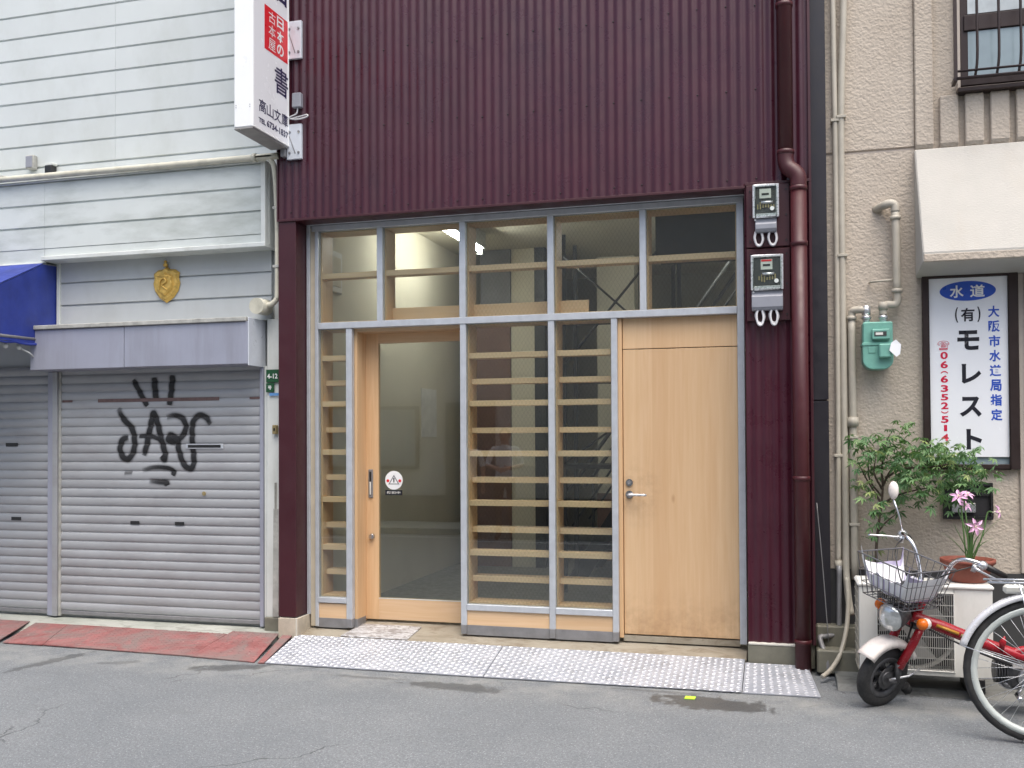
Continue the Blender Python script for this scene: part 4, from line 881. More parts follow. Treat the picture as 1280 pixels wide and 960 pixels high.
lp = thing('flower_pot', (1.045, -.50, .672), 'round terracotta bowl with pink lilies standing on the air conditioner', 'flower pot')
M().lathe([(0, .672), (.095, .672), (.105, .682), (.142, .780), (.152, .782), (.153, .806), (.140, .806), (.134, .785), (0, .785)], (1.045, -.50, 0), (0, 0, 1), 32).build('pot', 'terracotta', lp)
M().lathe([(.0, .792), (.06, .796), (.133, .786)], (1.045, -.50, 0), (0, 0, 1), 16).build('soil', 'soil', lp)
def flower(c, facing, s, ph):
    c = Vector(c); ax = Vector(facing).normalized(); a = ax.cross(Vector((0, 0, 1))).normalized(); b = ax.cross(a); m = M()
    for k in range(6):
        t = ph+k*pi/3; e = a*cos(t)+b*sin(t); w = a*-sin(t)+b*cos(t); L = s*(1 if k % 2 else .9)
        pts = [c, c+ax*s*.35+e*L*.45+w*s*.19, c+ax*s*.30+e*L*.75+w*s*.17, c+ax*s*.12+e*L*1.12, c+ax*s*.30+e*L*.75-w*s*.17, c+ax*s*.35+e*L*.45-w*s*.19, c+ax*s*.24+e*L*.48]
        m.add(pts, [(0, 1, 6), (1, 2, 6), (2, 3, 6), (3, 4, 6), (4, 5, 6), (5, 0, 6)])
    o = m.build('flower', 'petal', lp)
    m = M()
    for k in range(5): m.tube([c, c+ax*s*.5+(a*cos(k*1.26)+b*sin(k*1.26))*s*.12], .0018, 5)
    m.tube([c-ax*s*.5, c], [.004, .007], 6); m.build('stamens', 'petal_deep', o)
heads = [((1.000, -.52, 1.170), (-.3, -.8, .55)), ((1.045, -.50, 1.178), (.2, -.4, .9)), ((1.078, -.55, 1.000), (.15, -1, .1)), ((1.205, -.50, 1.085), (.9, -.4, .2)), ((1.035, -.47, 1.115), (.5, -.5, .6))]
for i, (c, fdir) in enumerate(heads):
    c = Vector(c); ax = Vector(fdir).normalized(); s = .052 if i in (0, 2) else .046
    flower(c, fdir, s, random.random())
    M().tube(smoothpath([(1.045+random.uniform(-.03, .03), -.50, .79), ((1.045+c.x)/2+.004, -.5, .95), tuple(c-ax*.05), tuple(c-ax*.02)], 5), .0045, 6).build('flower_stem', 'stem', lp)
for k, (x1, z1, w) in enumerate(((1.06, 1.04, .012), (1.08, 1.06, .013), (1.10, 1.02, .012), (1.18, .93, .009), (1.23, 1.06, .006), (.96, 1.02, .007), (1.07, .98, .012), (1.12, .97, .01), (.90, .96, .006))):
    p = smoothpath([(1.05+.01*(k % 3), -.50, .79), ((1.05+x1)/2, -.50-.02*(k % 2), (.79+z1)/2+.03), (x1, -.52-.02*(k % 3), z1)], 5); m = M(); n = len(p)
    vs = [q+Vector((s*w*(1-.8*(i/(n-1))**2)*.5, 0, 0))+Vector((0, abs(s)*.004, 0)) for i, q in enumerate(p) for s in (-1, 0, 1)]
    m.add(vs, [(i*3+j, i*3+j+1, i*3+j+4, i*3+j+3) for i in range(n-1) for j in (0, 1)]); m.smooth = True; m.build('leaf_blade', 'stem', lp)

# ------------------------------------------------------------------ checker plates on the kerb
def zpl(y): return .060+(y+.14)*.070                      # ramp height of the aluminium plates
def tread(quad, zf, dx, dy, h, m, name, parent, rot=.75):
    t = M(); (ax0, ay), (bx1, by), (cx1, cy), (dx0, dy_) = quad   # back-left, back-right, front-right, front-left
    ny = int(abs(ay-cy)/dy); k = 0
    for j in range(ny):
        f = (j+.5)/ny; xl = ax0+(dx0-ax0)*f; xr = bx1+(cx1-bx1)*f; y = ay+(dy_-ay)*f
        n = int((bx1-ax0)/dx)
        for i in range(n):
            x = xl+(i+.5+(.0 if j % 2 else .0))*(xr-xl)/n; a = rot if (i+j) % 2 else -rot
            e = Vector((cos(a), sin(a), 0)); w = Vector((-sin(a), cos(a), 0)); c = Vector((x, y, zf(y)))
            L, wd_ = dx*.46, dx*.17
            t.add([c-e*L, c+w*wd_, c+e*L, c-w*wd_, c-e*L*.45+Vector((0, 0, h)), c+e*L*.45+Vector((0, 0, h))], [(0, 4, 1), (4, 5, 1), (1, 5, 2), (2, 5, 3), (5, 4, 3), (3, 4, 0)])
    for i, p in enumerate(t.v): p.z = p.z if i % 6 >= 4 else p.z
    return t.build(name, m, parent, kind='stuff')
def plate(label, quad, zf, m, tm, dx, dy, h, th=.006, name='checker_plate', cat='metal plate', group=None):
    c = [(x, y, zf(y)) for x, y in quad]; t = thing(name, (sum(p[0] for p in c)/4, sum(p[1] for p in c)/4, 0), label, cat, group)
    M().hexa([(x, y, z-th) for x, y, z in c]+c).build('plate_sheet', m, t)
    if tm: tread(quad, lambda y: zf(y)+.0004, dx, dy, h, tm, 'tread_pattern', t)
    return t
plate('bright aluminium checker plate in front of the sliding door', [(-3.555, -.145), (-1.936, -.145), (-1.868, -.835), (-3.425, -.835)], zpl, 'checker', 'tread', .040, .036, .0048)
plate('bright aluminium checker plate in front of the lattice and flush door', [(-1.931, -.143), (-.262, -.143), (-.256, -.812), (-1.863, -.835)], zpl, 'checker', 'tread', .040, .036, .0048)
plate('small aluminium checker plate under the maroon downpipe', [(-.256, -.205), (.135, -.205), (.196, -.800), (-.252, -.812)], lambda y: zpl(y)-.004, 'checker', 'tread', .040, .036, .0048)
mt_ = thing('door_mat', (-2.9, 0, .08), 'scuffed white plate lying before the sliding door', 'mat')
zs = lambda y: .058+(y+.14)*.1545+.006
M().hexa([(x, y, zs(y)-.004+e) for e in (0, .008) for x, y in ((-3.20, -.135), (-2.665, -.135), (-2.655, .135), (-3.14, .135))]).build('mat_sheet', 'mat_white', mt_, .002)
zr = lambda y: .056+(y+.20)*.080
plate('dark worn red steel plate at the far left kerb', [(-7.6, -.20), (-5.93, -.20), (-5.74, -.74), (-7.6, -.74)], lambda y: zr(y)+.008, 'redplate', 'redplate', .05, .05, .002, .007)
plate('narrow faded red steel plate beside the gap in the kerb', [(-5.87, -.205), (-5.56, -.205), (-5.34, -.735), (-5.70, -.735)], zr, 'redplate', 'redplate', .05, .05, .002, .007)
plate('long worn red steel plate before the graffiti shutter', [(-5.555, -.203), (-4.10, -.225), (-4.05, -.775), (-5.335, -.73)], lambda y: zr(y)+.001, 'redplate', 'redplate', .05, .05, .002, .007)
plate('torn red steel plate beside the maroon pillar', [(-4.095, -.150), (-3.700, -.150), (-3.515, -.825), (-4.045, -.785)], lambda y: zr(y)+.003, 'redplate', 'redplate', .05, .05, .002, .007)
plate('thin reddish strip beside the aluminium checker plate', [(-3.645, -.195), (-3.568, -.190), (-3.432, -.835), (-3.475, -.845)], lambda y: zr(y)+.006, 'redplate', None, .05, .05, .002, .007, name='metal_strip', cat='metal strip')
nt_ = thing('paper_note', (-.545, -.995, 0), 'small lime green paper square lying on the road', 'paper')
M().hexa([(x, y, z) for z in (.002, .006) for x, y in ((-.575, -1.02), (-.515, -1.02), (-.512, -.962), (-.572, -.960))]).build('paper_sheet', 'lime', nt_)

# ------------------------------------------------------------------ projecting book shop sign
ps_ = thing('projecting_sign', (-3.66, -.45, 3.73), 'tall white projecting box sign of a second hand bookshop', 'sign')
SX0, SX1, SY0, SY1, SZ0, SZ1 = -3.735, -3.585, -.722, -.205, 3.730, 6.3
m = M(); m.box(SX0, SX1, SY0, SY1, SZ0+.012, SZ1); m.build('sign_case', 'signcase', ps_, .008)
bx('underside', 'signbottom', ps_, SX0+.002, SX1-.002, SY0+.002, SY1-.002, SZ0, SZ0+.0125, .003)
bx('sign_face', 'signwhite', ps_, SX1-.002, SX1+.0025, SY0+.018, SY1-.012, SZ0+.030, SZ1-.02, .001)
for y in (SY0+.001, SY1-.012): bx('face_rim', 'signcase', ps_, SX1-.001, SX1+.006, y, y+.013, SZ0+.014, SZ1, .002)
bx('face_rim', 'signcase', ps_, SX1-.001, SX1+.006, SY0+.015, SY1-.013, SZ0+.014, SZ0+.027, .002)
sc = M()
for x in (SX0+.02, SX1-.02):
    for z in (3.885, 3.90): sc.cyl((x, SY0-.001, z), (x, SY0-.004, z), .003, n=6)
sc.build('rivets', 'steel_dull', ps_, kind='stuff')
fx = SX1+.0035
def ptext(b, mm, y0, y1, z0, z1, bold=.03, e=0.0): text(b, mm, ps_, (fx+e, y0, z0), (0, y1-y0, 0), (0, 0, z1-z0), bold)
M().add([(fx, -.562, 4.360), (fx, -.222, 4.366), (fx, -.222, 4.688), (fx, -.562, 4.684)], [(0, 1, 2, 3)]).build('red_square', 'print_red', ps_)
for ch, z in (('日', 4.588), ('本', 4.485), ('の', 4.385)): ptext(ch, 'print_white', -.385, -.285, z, z+.085, .025, .001)
for ch, z in (('古', 4.580), ('本', 4.480), ('屋', 4.380)): ptext(ch, 'print_white', -.505, -.405, z, z+.085, .0, .001)
ptext('書', 'print_navy', -.418, -.215, 4.095, 4.300, .010); ptext('古', 'print_navy', -.418, -.215, 4.785, 4.985, .03)
for k, ch in enumerate('高山文庫'): ptext(ch, 'print_navy', -.640+k*.1075, -.640+k*.1075+.098, 3.880, 3.975, .012)
ptext('TEL', 'print_navy', -.645, -.545, 3.800, 3.835, .04); ptext('6734-1837', 'print_navy', -.530, -.215, 3.800, 3.850, .035)
for z0, z1 in ((4.412, 4.70), (3.648, 3.915)):
    b = bx('bracket', 'box_end', ps_, -3.600, -3.478, -.205, -.178, z0, z1, .003)
    s_ = M()
    for x in (-3.575, -3.50):
        for z in (z0+.05, z1-.06): s_.cyl((x, -.2045, z), (x, -.213, z), .009, n=6)
    s_.build('bolts', 'steel_dull', b, kind='stuff'); M().prism([(-3.598, -.207, z1-.05), (-3.592, -.207, z1-.05), (-3.525, -.207, z0+.045), (-3.531, -.207, z0+.04)], (0, .002, 0)).build('brace', 'steel_dull', b)
    bx('bracket_arm', 'steel_dull', ps_, -3.640, -3.602, -.23, -.178, z0+.02, z1-.02, .002)
sw = thing('cable_box', (-3.51, -.18, 4.03), 'small grey cable box with wire loops beside the projecting sign', 'junction box')
bx('box_body', 'meter_grey', sw, -3.548, -3.474, -.225, -.178, 4.035, 4.145, .006)
M().tube(smoothpath([(-3.51, -.20, 4.035), (-3.52, -.205, 3.99), (-3.58, -.21, 3.965), (-3.52, -.215, 3.945), (-3.435, -.21, 3.955), (-3.43, -.205, 3.975), (-3.50, -.20, 3.968), (-3.62, -.20, 3.955)], 6), .006, 6).build('wire_loop', 'cable_white', sw)

# ------------------------------------------------------------------ electricity meters and downpipe
def meter(label, x0, x1, z0, zm, z1, big):
    t = thing('electricity_meter', ((x0+x1)/2, -.2, z0), label, 'electricity meter', 'electricity meters on the maroon panel')
    y = -.198; xc = (x0+x1)/2
    bx('back_plate', 'meter_grey', t, x0, x1, y-.035, y, zm, z1, .006)
    m = M(); w = .014
    m.box(x0-.004, x0+w, y-.052, y-.034, zm-.004, z1+.004).box(x1-w, x1+.004, y-.052, y-.034, zm-.004, z1+.004).box(x0+w, x1-w, y-.052, y-.034, z1-w+.002, z1+.004).box(x0+w, x1-w, y-.052, y-.034, zm-.004, zm+w+.008)
    m.build('cover_rim', 'meter_rim', t, .003)
    bx('inside', 'meter_dark', t, x0+w, x1-w, y-.040, y-.034, zm+w+.008, z1-w)
    h = z1-zm; bx('dial_plate', 'meter_plate', t, xc-.040, xc+.034, y-.047, y-.040, zm+h*.58, z1-w-.012, .001)
    bx('counter_window', 'black', t, xc-.026, xc+.020, y-.0485, y-.047, zm+h*.68, zm+h*.74)
    if big: bx('red_label', 'print_red', t, xc-.036, xc+.030, y-.0485, y-.047, z1-w-.026, z1-w-.014)
    m = M()
    for k in range(7): m.box(xc-.055+k*.017, xc-.047+k*.017, y-.047, y-.040, zm+.045+random.uniform(0, .02), zm+.075+random.uniform(0, .025))
    m.build('terminals', 'brass', t); M().cyl((xc-.03, y-.046, zm+h*.45), (xc+.045, y-.046, zm+h*.45), .010).build('rotor_disc', 'alu', t)
    M().cyl((x1-.040, y-.05, zm+.052), (x1-.040, y-.056, zm+.052), .014).build('seal_button', 'print_white', t)
    bx('cover', 'cover', t, x0+.006, x1-.006, y-.062, y-.053, zm+.006, z1-.006, .004)
    dx = .012 if not big else .0
    M().prism([(x0+dx, y, z0), (x0+dx, y-.045, z0), (x0+dx, y-.060, z0+.022), (x0+dx, y-.060, zm-.045), (x0+dx, y-.036, zm-.030), (x0+dx, y-.036, zm-.005), (x0+dx, y, zm-.005)], (x1-x0-2*dx, 0, 0)).build('terminal_cover', 'meter_grey', t, .004)
    M().ball((x0+.012, y-.038, zm-.016), .007, 8).build('seal_screw', 'print_white', t)
    for k, cx in enumerate((xc-.045, xc+.043)):
        for q in range(2 if not big else 3):
            pp = [(cx-.022+q*.004, y-.02-q*.008, z0+.01), (cx-.030+q*.003, y-.026-q*.010, z0-.035), (cx-.014, y-.03-q*.012, z0-.074-q*.008), (cx+.010, y-.03-q*.012, z0-.078-q*.008), (cx+.026-q*.003, y-.026-q*.01, z0-.045), (cx+.018-q*.004, y-.02-q*.008, z0+.006)]
            M().tube(smoothpath(pp, 5), .0072, 7).build('cable_loop', 'cable_white', t)
    return t
meter('smaller upper electricity meter on the maroon panel', -.178, -.018, 2.875, 2.975, 3.185, False)
meter('larger lower electricity meter with red label on the maroon panel', -.193, .005, 2.362, 2.500, 2.722, True)
dp = thing('downpipe', (.11, -.23, 0), 'glossy maroon rain downpipe with a crooked elbow beside the meters', 'pipe')
M().cyl((.028, -.215, 7.4), (.030, -.215, 3.385), .050, n=20).build('pipe_upper', 'maroon_pipe', dp)
M().tube(smoothpath([(.030, -.215, 3.41), (.030, -.215, 3.345), (.045, -.222, 3.295), (.085, -.240, 3.255), (.107, -.248, 3.215), (.108, -.25, 3.15)], 5), .0525, 20).build('elbow', 'maroon_pipe', dp)
M().cyl((.108, -.25, 3.17), (.108, -.25, .015), .050, n=20).build('pipe_lower', 'maroon_pipe', dp)
for x, y, z in ((.030, -.215, 3.38), (.029, -.215, 4.35), (.108, -.25, 3.13), (.108, -.25, 2.77), (.108, -.25, 1.25), (.108, -.25, .20)):
    M().lathe([(.050, 0), (.0555, .002), (.0555, .028), (.050, .03)], (x, y, z), (0, 0, 1), 20).build('pipe_socket', 'maroon_pipe', dp)

# ------------------------------------------------------------------ red moped
mo = thing('moped', (.90, -.86, 0), 'red moped with white mudguard and wire basket of striped cloth', 'moped')
O = Vector((.50, -.87, 0))
def frame_map(origin, ang, lean):
    d = Vector((-cos(ang), -sin(ang), 0)); n = Vector((sin(ang), -cos(ang), 0)); c, s_ = cos(lean), sin(lean); o = Vector(origin)
    return lambda u, nn, z: o+d*u+n*(nn*c+z*s_)+Vector((0, 0, z*c-nn*s_))
F = frame_map(O, rad(42), rad(13)); B = frame_map((.62, -.835, 0), rad(1), rad(10))
def wheel(T, cu, cz, R_, tw, parent, name='wheel', rim='alu', spokes=0, hub=.03, tyre='rubber', rimw=.010):
    w = M(); N = 40
    prof = [(-tw*.42, -tw*.95), (-tw*.5, -tw*.55), (-tw*.36, -tw*.12), (0, 0), (tw*.36, -tw*.12), (tw*.5, -tw*.55), (tw*.42, -tw*.95)]
    w.smooth = True; k = len(prof)
    vs = [T(cu+(R_+dr)*cos(2*pi*i/N), nn, cz+(R_+dr)*sin(2*pi*i/N)) for i in range(N) for nn, dr in prof]
    w.add(vs, [(i*k+j, i*k+j+1, ((i+1) % N)*k+j+1, ((i+1) % N)*k+j) for i in range(N) for j in range(k-1)])
    o = w.build(name, tyre, parent)
    r = M(); r.smooth = True; ri = R_-tw*.9
    pr = [(-tw*.42, 0), (-tw*.44, -rimw), (-tw*.2, -rimw*1.7), (tw*.2, -rimw*1.7), (tw*.44, -rimw), (tw*.42, 0)]; k = len(pr)
    vs = [T(cu+(ri+dr)*cos(2*pi*i/N), nn, cz+(ri+dr)*sin(2*pi*i/N)) for i in range(N) for nn, dr in pr]
    r.add(vs, [(i*k+j, i*k+(j+1) % k, ((i+1) % N)*k+(j+1) % k, ((i+1) % N)*k+j) for i in range(N) for j in range(k)]); r.build('rim', rim, o)
    h = M().cyl(T(cu, -tw*.7, cz), T(cu, tw*.7, cz), hub, n=14); h.cyl(T(cu, -tw*.55, cz), T(cu, -tw*.45, cz), hub*1.5).cyl(T(cu, tw*.45, cz), T(cu, tw*.55, cz), hub*1.5); h.build('hub', rim, o)
    if spokes:
        s_ = M()
        for i in range(spokes):
            a = 2*pi*i/spokes; off = .55 if i % 2 else -.55; sd_ = (-1 if (i//2) % 2 else 1)*tw*.5
            s_.tube([T(cu+hub*1.2*cos(a+off*1.7), sd_, cz+hub*1.2*sin(a+off*1.7)), T(cu+(ri-rimw)*cos(a), sd_*.1, cz+(ri-rimw)*sin(a))], .0014, 5)
        s_.build('spokes', 'alu', o)
    return o
wf = wheel(F, 0, .180, .180, .062, mo, rim='engine', hub=.042, rimw=.022)
m = M()
for i in range(6):
    a = i*pi/3+.3; m.tube([F(.04*cos(a), 0, .18+.04*sin(a)), F(.112*cos(a), 0, .18+.112*sin(a))], [.018, .011], 6)
m.build('wheel_spoke', 'engine', wf)
def arc_guard(T, cu, cz, r, hw, a0, a1, depth, n=22):
    m = M(); m.smooth = True; pr = [(-hw, -depth), (-hw*.98, -.004), (-hw*.6, .006), (0, .010), (hw*.6, .006), (hw*.98, -.004), (hw, -depth)]; k = len(pr)
    vs = [T(cu+(r+dr)*cos(a0+(a1-a0)*i/n), nn, cz+(r+dr)*sin(a0+(a1-a0)*i/n)) for i in range(n+1) for nn, dr in pr]
    return m.add(vs, [(i*k+j, i*k+j+1, (i+1)*k+j+1, (i+1)*k+j) for i in range(n) for j in range(k-1)])
mg = arc_guard(F, 0, .185, .222, .056, rad(38), rad(150), .035).build('front_mudguard', 'moped_white', mo); md = mg.modifiers.new('thick', 'SOLIDIFY'); md.thickness = .003
bx_ = M(); bx_.tube([F(-.19, 0, .10), F(-.225, 0, .06)], .03, 6).build('mud_flap', 'rubber', mo)
for s_ in (-1, 1):
    M().tube([F(-.045, .062*s_, .25), F(-.12, .068*s_, .40), F(-.165, .068*s_, .50)], [.024, .024, .022], 12).build('fork_cover', 'moped_red', mo)
    M().tube([F(-.035, .060*s_, .275), F(-.055, .058*s_, .165)], .016, 8).tube([F(-.06, .058*s_, .165), F(.015, .052*s_, .178)], .014, 8).build('fork_link', 'engine', mo)
M().tube([F(0, .05, .18), F(-.12, .075, .20), F(-.20, .078, .235)], .007, 6).build('brake_rod', 'alu', mo)
M().tube([F(-.13, .03, .50), F(-.10, .035, .35), F(-.03, .04, .22)], .006, 6).build('brake_cable', 'black', mo)
M().tube([F(-.155, -.075, .485), F(-.155, .075, .485)], .025, 10).tube([F(-.15, 0, .46), F(-.235, 0, .72)], .024, 10).build('fork_crown', 'engine', mo)
hl = M(); hl.lathe([(.0, -.12), (.050, -.10), (.074, -.03), (.080, .0), (.080, .012)], F(.035, .02, .548), F(1, 0, 0)-F(0, 0, 0)+Vector((0, 0, -.18)), 20)
ho = hl.build('headlight', 'engine', mo); M().lathe([(.079, .012), (.070, .032), (.040, .046), (0, .050)], F(.035, .02, .548), F(1, 0, 0)-F(0, 0, 0)+Vector((0, 0, -.18)), 20).build('headlight_lens', 'lamp_glass', ho)
for s_ in (-1, 1):
    c = F(-.06, .150*s_, .548); w = M().tube([F(-.10, .07*s_, .53), F(-.075, .13*s_, .545)], .010, 6).ball(F(-.085, .150*s_, .548), .032, 10).build('turn_signal', 'moped_white', mo)
    M().ball(c, .033, 12).build('signal_lens', 'amber', w)
# handlebars, mirror, levers
hz = .735
for s_ in (-1, 1):
    up_ = [F(-.22, .04*s_, .69), F(-.24, .075*s_, .77), F(-.235, .135*s_, .885), F(-.235, .19*s_, .925), F(-.26, .25*s_, .930), F(-.30, .285*s_, .915)]
    M().tube(smoothpath(up_, 6), .0125, 10).build('handlebar', 'chrome', mo)
    M().tube([F(-.30, .285*s_, .915), F(-.415, .33*s_, .865)], .0175, 10).build('grip', 'black', mo)
    M().ball(F(-.285, .275*s_, .917), .030, 12, (1, 1, .9)).tube([F(-.26, .25*s_, .915), F(-.255, .25*s_, .875)], .014, 8).build('lever_housing', 'alu', mo)
    M().tube(smoothpath([F(-.24, .26*s_, .905), F(-.245, .30*s_, .895), F(-.36, .36*s_, .845)], 5), [.010]*5+[.007]*6, 6).build('brake_lever', 'alu', mo)
    if s_ < 0: M().tube(smoothpath([F(-.255, -.255, .905), F(-.17, -.30, .905), F(-.10, -.36, .895)], 5), .0065, 6).build('brake_lever', 'chrome', mo)
    M().tube(smoothpath([F(-.25, .24*s_, .90), F(-.16, .20*s_, .86), F(-.10, .10*s_, .76), F(-.12, .03*s_, .62), F(-.13, .02, .5)], 5), .004, 6).build('brake_cable', 'black', mo)
M().tube([F(-.285, -.275, .93), F(-.265, -.295, 1.01), F(-.225, -.335, 1.125)], .0055, 8).build('mirror_stem', 'chrome', mo)
M().ball(F(-.222, -.338, 1.17), .054, 14, (.55, .42, 1)).build('mirror', 'moped_white', mo)
# wire basket
bk = M(); Rb = .0028
def bpt(a, b, t):  # a across -1..1, b along 0..1, t up 0..1
    wd_ = .145+.040*t; return F(-.165+.265*b*(1+.12*t)+(-.035 if b < .5 else .02)*t, wd_*a, .632+.235*t)
def ringp(t, n=9):
    P = [bpt(-1+2*i/n, 1, t) for i in range(n)]+[bpt(1, 1-i/n, t) for i in range(n)]+[bpt(1-2*i/n, 0, t) for i in range(n)]+[bpt(-1, i/n, t) for i in range(n)]
    return P
for t, r in ((0, .0035), (.30, .0026), (.62, .0026), (1.0, .0048)): bk.tube(ringp(t), r, 6, closed=True)
a_, b_ = ringp(0, 8), ringp(1, 8)
for p, q in zip(a_, b_): bk.tube([p, q], .0024, 5, caps=False)
for i in range(9): bk.tube([bpt(-1+i/4, 0, 0), bpt(-1+i/4, 1, 0)], .0024, 5, caps=False)
for i in range(5): bk.tube([bpt(-1, i/4, 0), bpt(1, i/4, 0)], .0024, 5, caps=False)
bk.build('basket', 'wire_dark', mo)
M().tube([F(-.16, 0, .60), F(-.10, 0, .545)], .016, 8).build('basket_bracket', 'engine', mo)
# frame, engine and the rear of the moped
M().tube([F(-.155, 0, .47), F(-.235, 0, .71)], .032, 12).build('head_tube', 'moped_red', mo)
M().tube(smoothpath([B(-.06, 0, .535), B(-.20, 0, .485), B(-.45, 0, .385), B(-.66, 0, .315), B(-.76, 0, .305)], 5), [.030]*5+[.034]*16, 12).build('main_tube', 'moped_red', mo)
M().tube([B(-.185, .0335, .497), B(-.30, .0335, .452)], .010, 4).build('frame_label', 'yellow_label', mo); M().tube([B(-.31, .034, .446), B(-.38, .034, .418)], .010, 4).build('frame_label', 'brass', mo)
M().tube([B(-.10, .05, .50), B(-.36, .055, .375), B(-.6, .06, .28)], .0055, 6).build('control_cable', 'black', mo)
M().tube(smoothpath([B(-.55, 0, .335), B(-.70, 0, .385), B(-.86, 0, .50), B(-.92, 0, .60)], 5), .026, 10).build('seat_tube', 'moped_red', mo)
M().tube([B(-.52, .04, .36), B(-.52, .045, .42), B(-.53, .045, .455)], [.006, .02, .003], 6).build('side_plate', 'moped_red', mo)
en = M().box(-.11, .11, -.075, .075, -.07, .07); en.v = [B(-.66+v.x, v.y, .235+v.z) for v in en.v]; eo = en.build('engine', 'engine', mo, .02)
en = M()
for k in range(7): en.cyl(B(-.54+k*.014-.04, 0, .235), B(-.54+k*.014-.033, 0, .235), .062, n=14)
en.build('cylinder_fins', 'engine', eo); M().cyl(B(-.66, .075, .235), B(-.66, .105, .235), .068).build('side_case', 'alu', eo)
M().tube([B(-.66, .11, .27), B(-.58, .13, .16)], .010, 8).tube([B(-.58, .13, .16), B(-.58, .21, .16)], .014, 8).build('kick_pedal', 'chrome', mo)
M().tube(smoothpath([B(-.52, -.02, .19), B(-.60, -.10, .11), B(-.9, -.11, .13), B(-1.2, -.11, .19)], 5), .022, 10).build('exhaust', 'chrome', mo)
M().tube([B(-.72, .03, .05), B(-.72, .20, .008)], .009, 6).build('side_stand', 'alu', mo)
wheel(B, -1.06, .185, .180, .062, mo, rim='engine', hub=.042, rimw=.022)
for s_ in (-1, 1): M().tube([B(-.74, .07*s_, .25), B(-1.06, .065*s_, .185)], .016, 8).tube([B(-1.06, .066*s_, .20), B(-.98, .066*s_, .50)], .014, 8).build('swing_arm', 'moped_red', mo)
rg = arc_guard(B, -1.06, .185, .222, .058, rad(20), rad(165), .05).build('rear_mudguard', 'moped_red', mo); md = rg.modifiers.new('thick', 'SOLIDIFY'); md.thickness = .003
se = M(); se.smooth = True
for i in range(7):
    t = i/6; w_ = .05+.07*min(1, t*1.6); z = .66+.03*t
    se.v += [B(-.86-.30*t, w_*cos(a), z+.045*sin(a)) for a in [2*pi*j/12 for j in range(12)]]
se.f = [[i*12+j, i*12+(j+1) % 12, (i+1)*12+(j+1) % 12, (i+1)*12+j] for i in range(6) for j in range(12)]+[list(range(12)), list(range(72, 84))]; se.mi = [0]*len(se.f); se.sm = [True]*len(se.f); se.build('seat', 'black', mo)
M().tube([B(-1.1, .09, .60), B(-1.35, .09, .60), B(-1.35, -.09, .60), B(-1.1, -.09, .60)], .008, 6).tube([B(-1.2, .09, .6), B(-1.05, .07, .42)], .008, 6).build('carrier', 'chrome', mo)
M().ball(B(-1.29, 0, .45), .045, 10, (.6, 1, .8)).build('tail_light', 'print_red', mo)
# cloth and bag lying in the basket
cl = bpy.data.meshes.new('striped_cloth'); vs = []; fs = []; uvs = []
NU, NV = 26, 20
for j in range(NV+1):
    for i in range(NU+1):
        a = -1+2*i/NU; b = j/NV*1.5-.25; t = .05
        bb = min(1, max(0, b)); over = max(0, -b, b-1)
        side = max(0, abs(a)-.72)/.28
        t += .06+.62*side*side+.30*max(0, bb-.55)+(1.4*over if over else 0)+.035*sin(a*7+b*3)*sin(b*6)+.03*sin(a*13)+(.35 if b > .9 else 0)*max(0, a)*0
        p = bpt(a*(.93+.02*sin(b*9)), .05+.9*bb, max(.02, t)); vs.append(tuple(p)); uvs.append((i*.30+j*.02, j*.1))
fs = [(j*(NU+1)+i, j*(NU+1)+i+1, (j+1)*(NU+1)+i+1, (j+1)*(NU+1)+i) for j in range(NV) for i in range(NU)]
cl.from_pydata(vs, [], fs); uvl = cl.uv_layers.new(name='UVMap')
for lo in cl.loops: uvl.data[lo.index].uv = uvs[lo.vertex_index]
cl.materials.append(MT['stripes']); cl.polygons.foreach_set('use_smooth', [True]*len(fs))
prop(link(bpy.data.objects.new('striped_cloth', cl), None), 'white cloth with lilac stripes crumpled in the moped basket', 'cloth')
bg_ = M(); bg_.tube(smoothpath([bpt(-.2, .1, .25), bpt(.0, .35, .28), bpt(.25, .55, .24), bpt(.45, .7, .22)], 5), [.012, .03, .04, .045, .048, .05, .05, .05, .05, .048, .045, .042, .04, .035, .03, .015], 10)
prop(bg_.build('dark_bag', 'black'), 'dark bag lying on the striped cloth in the basket', 'bag')

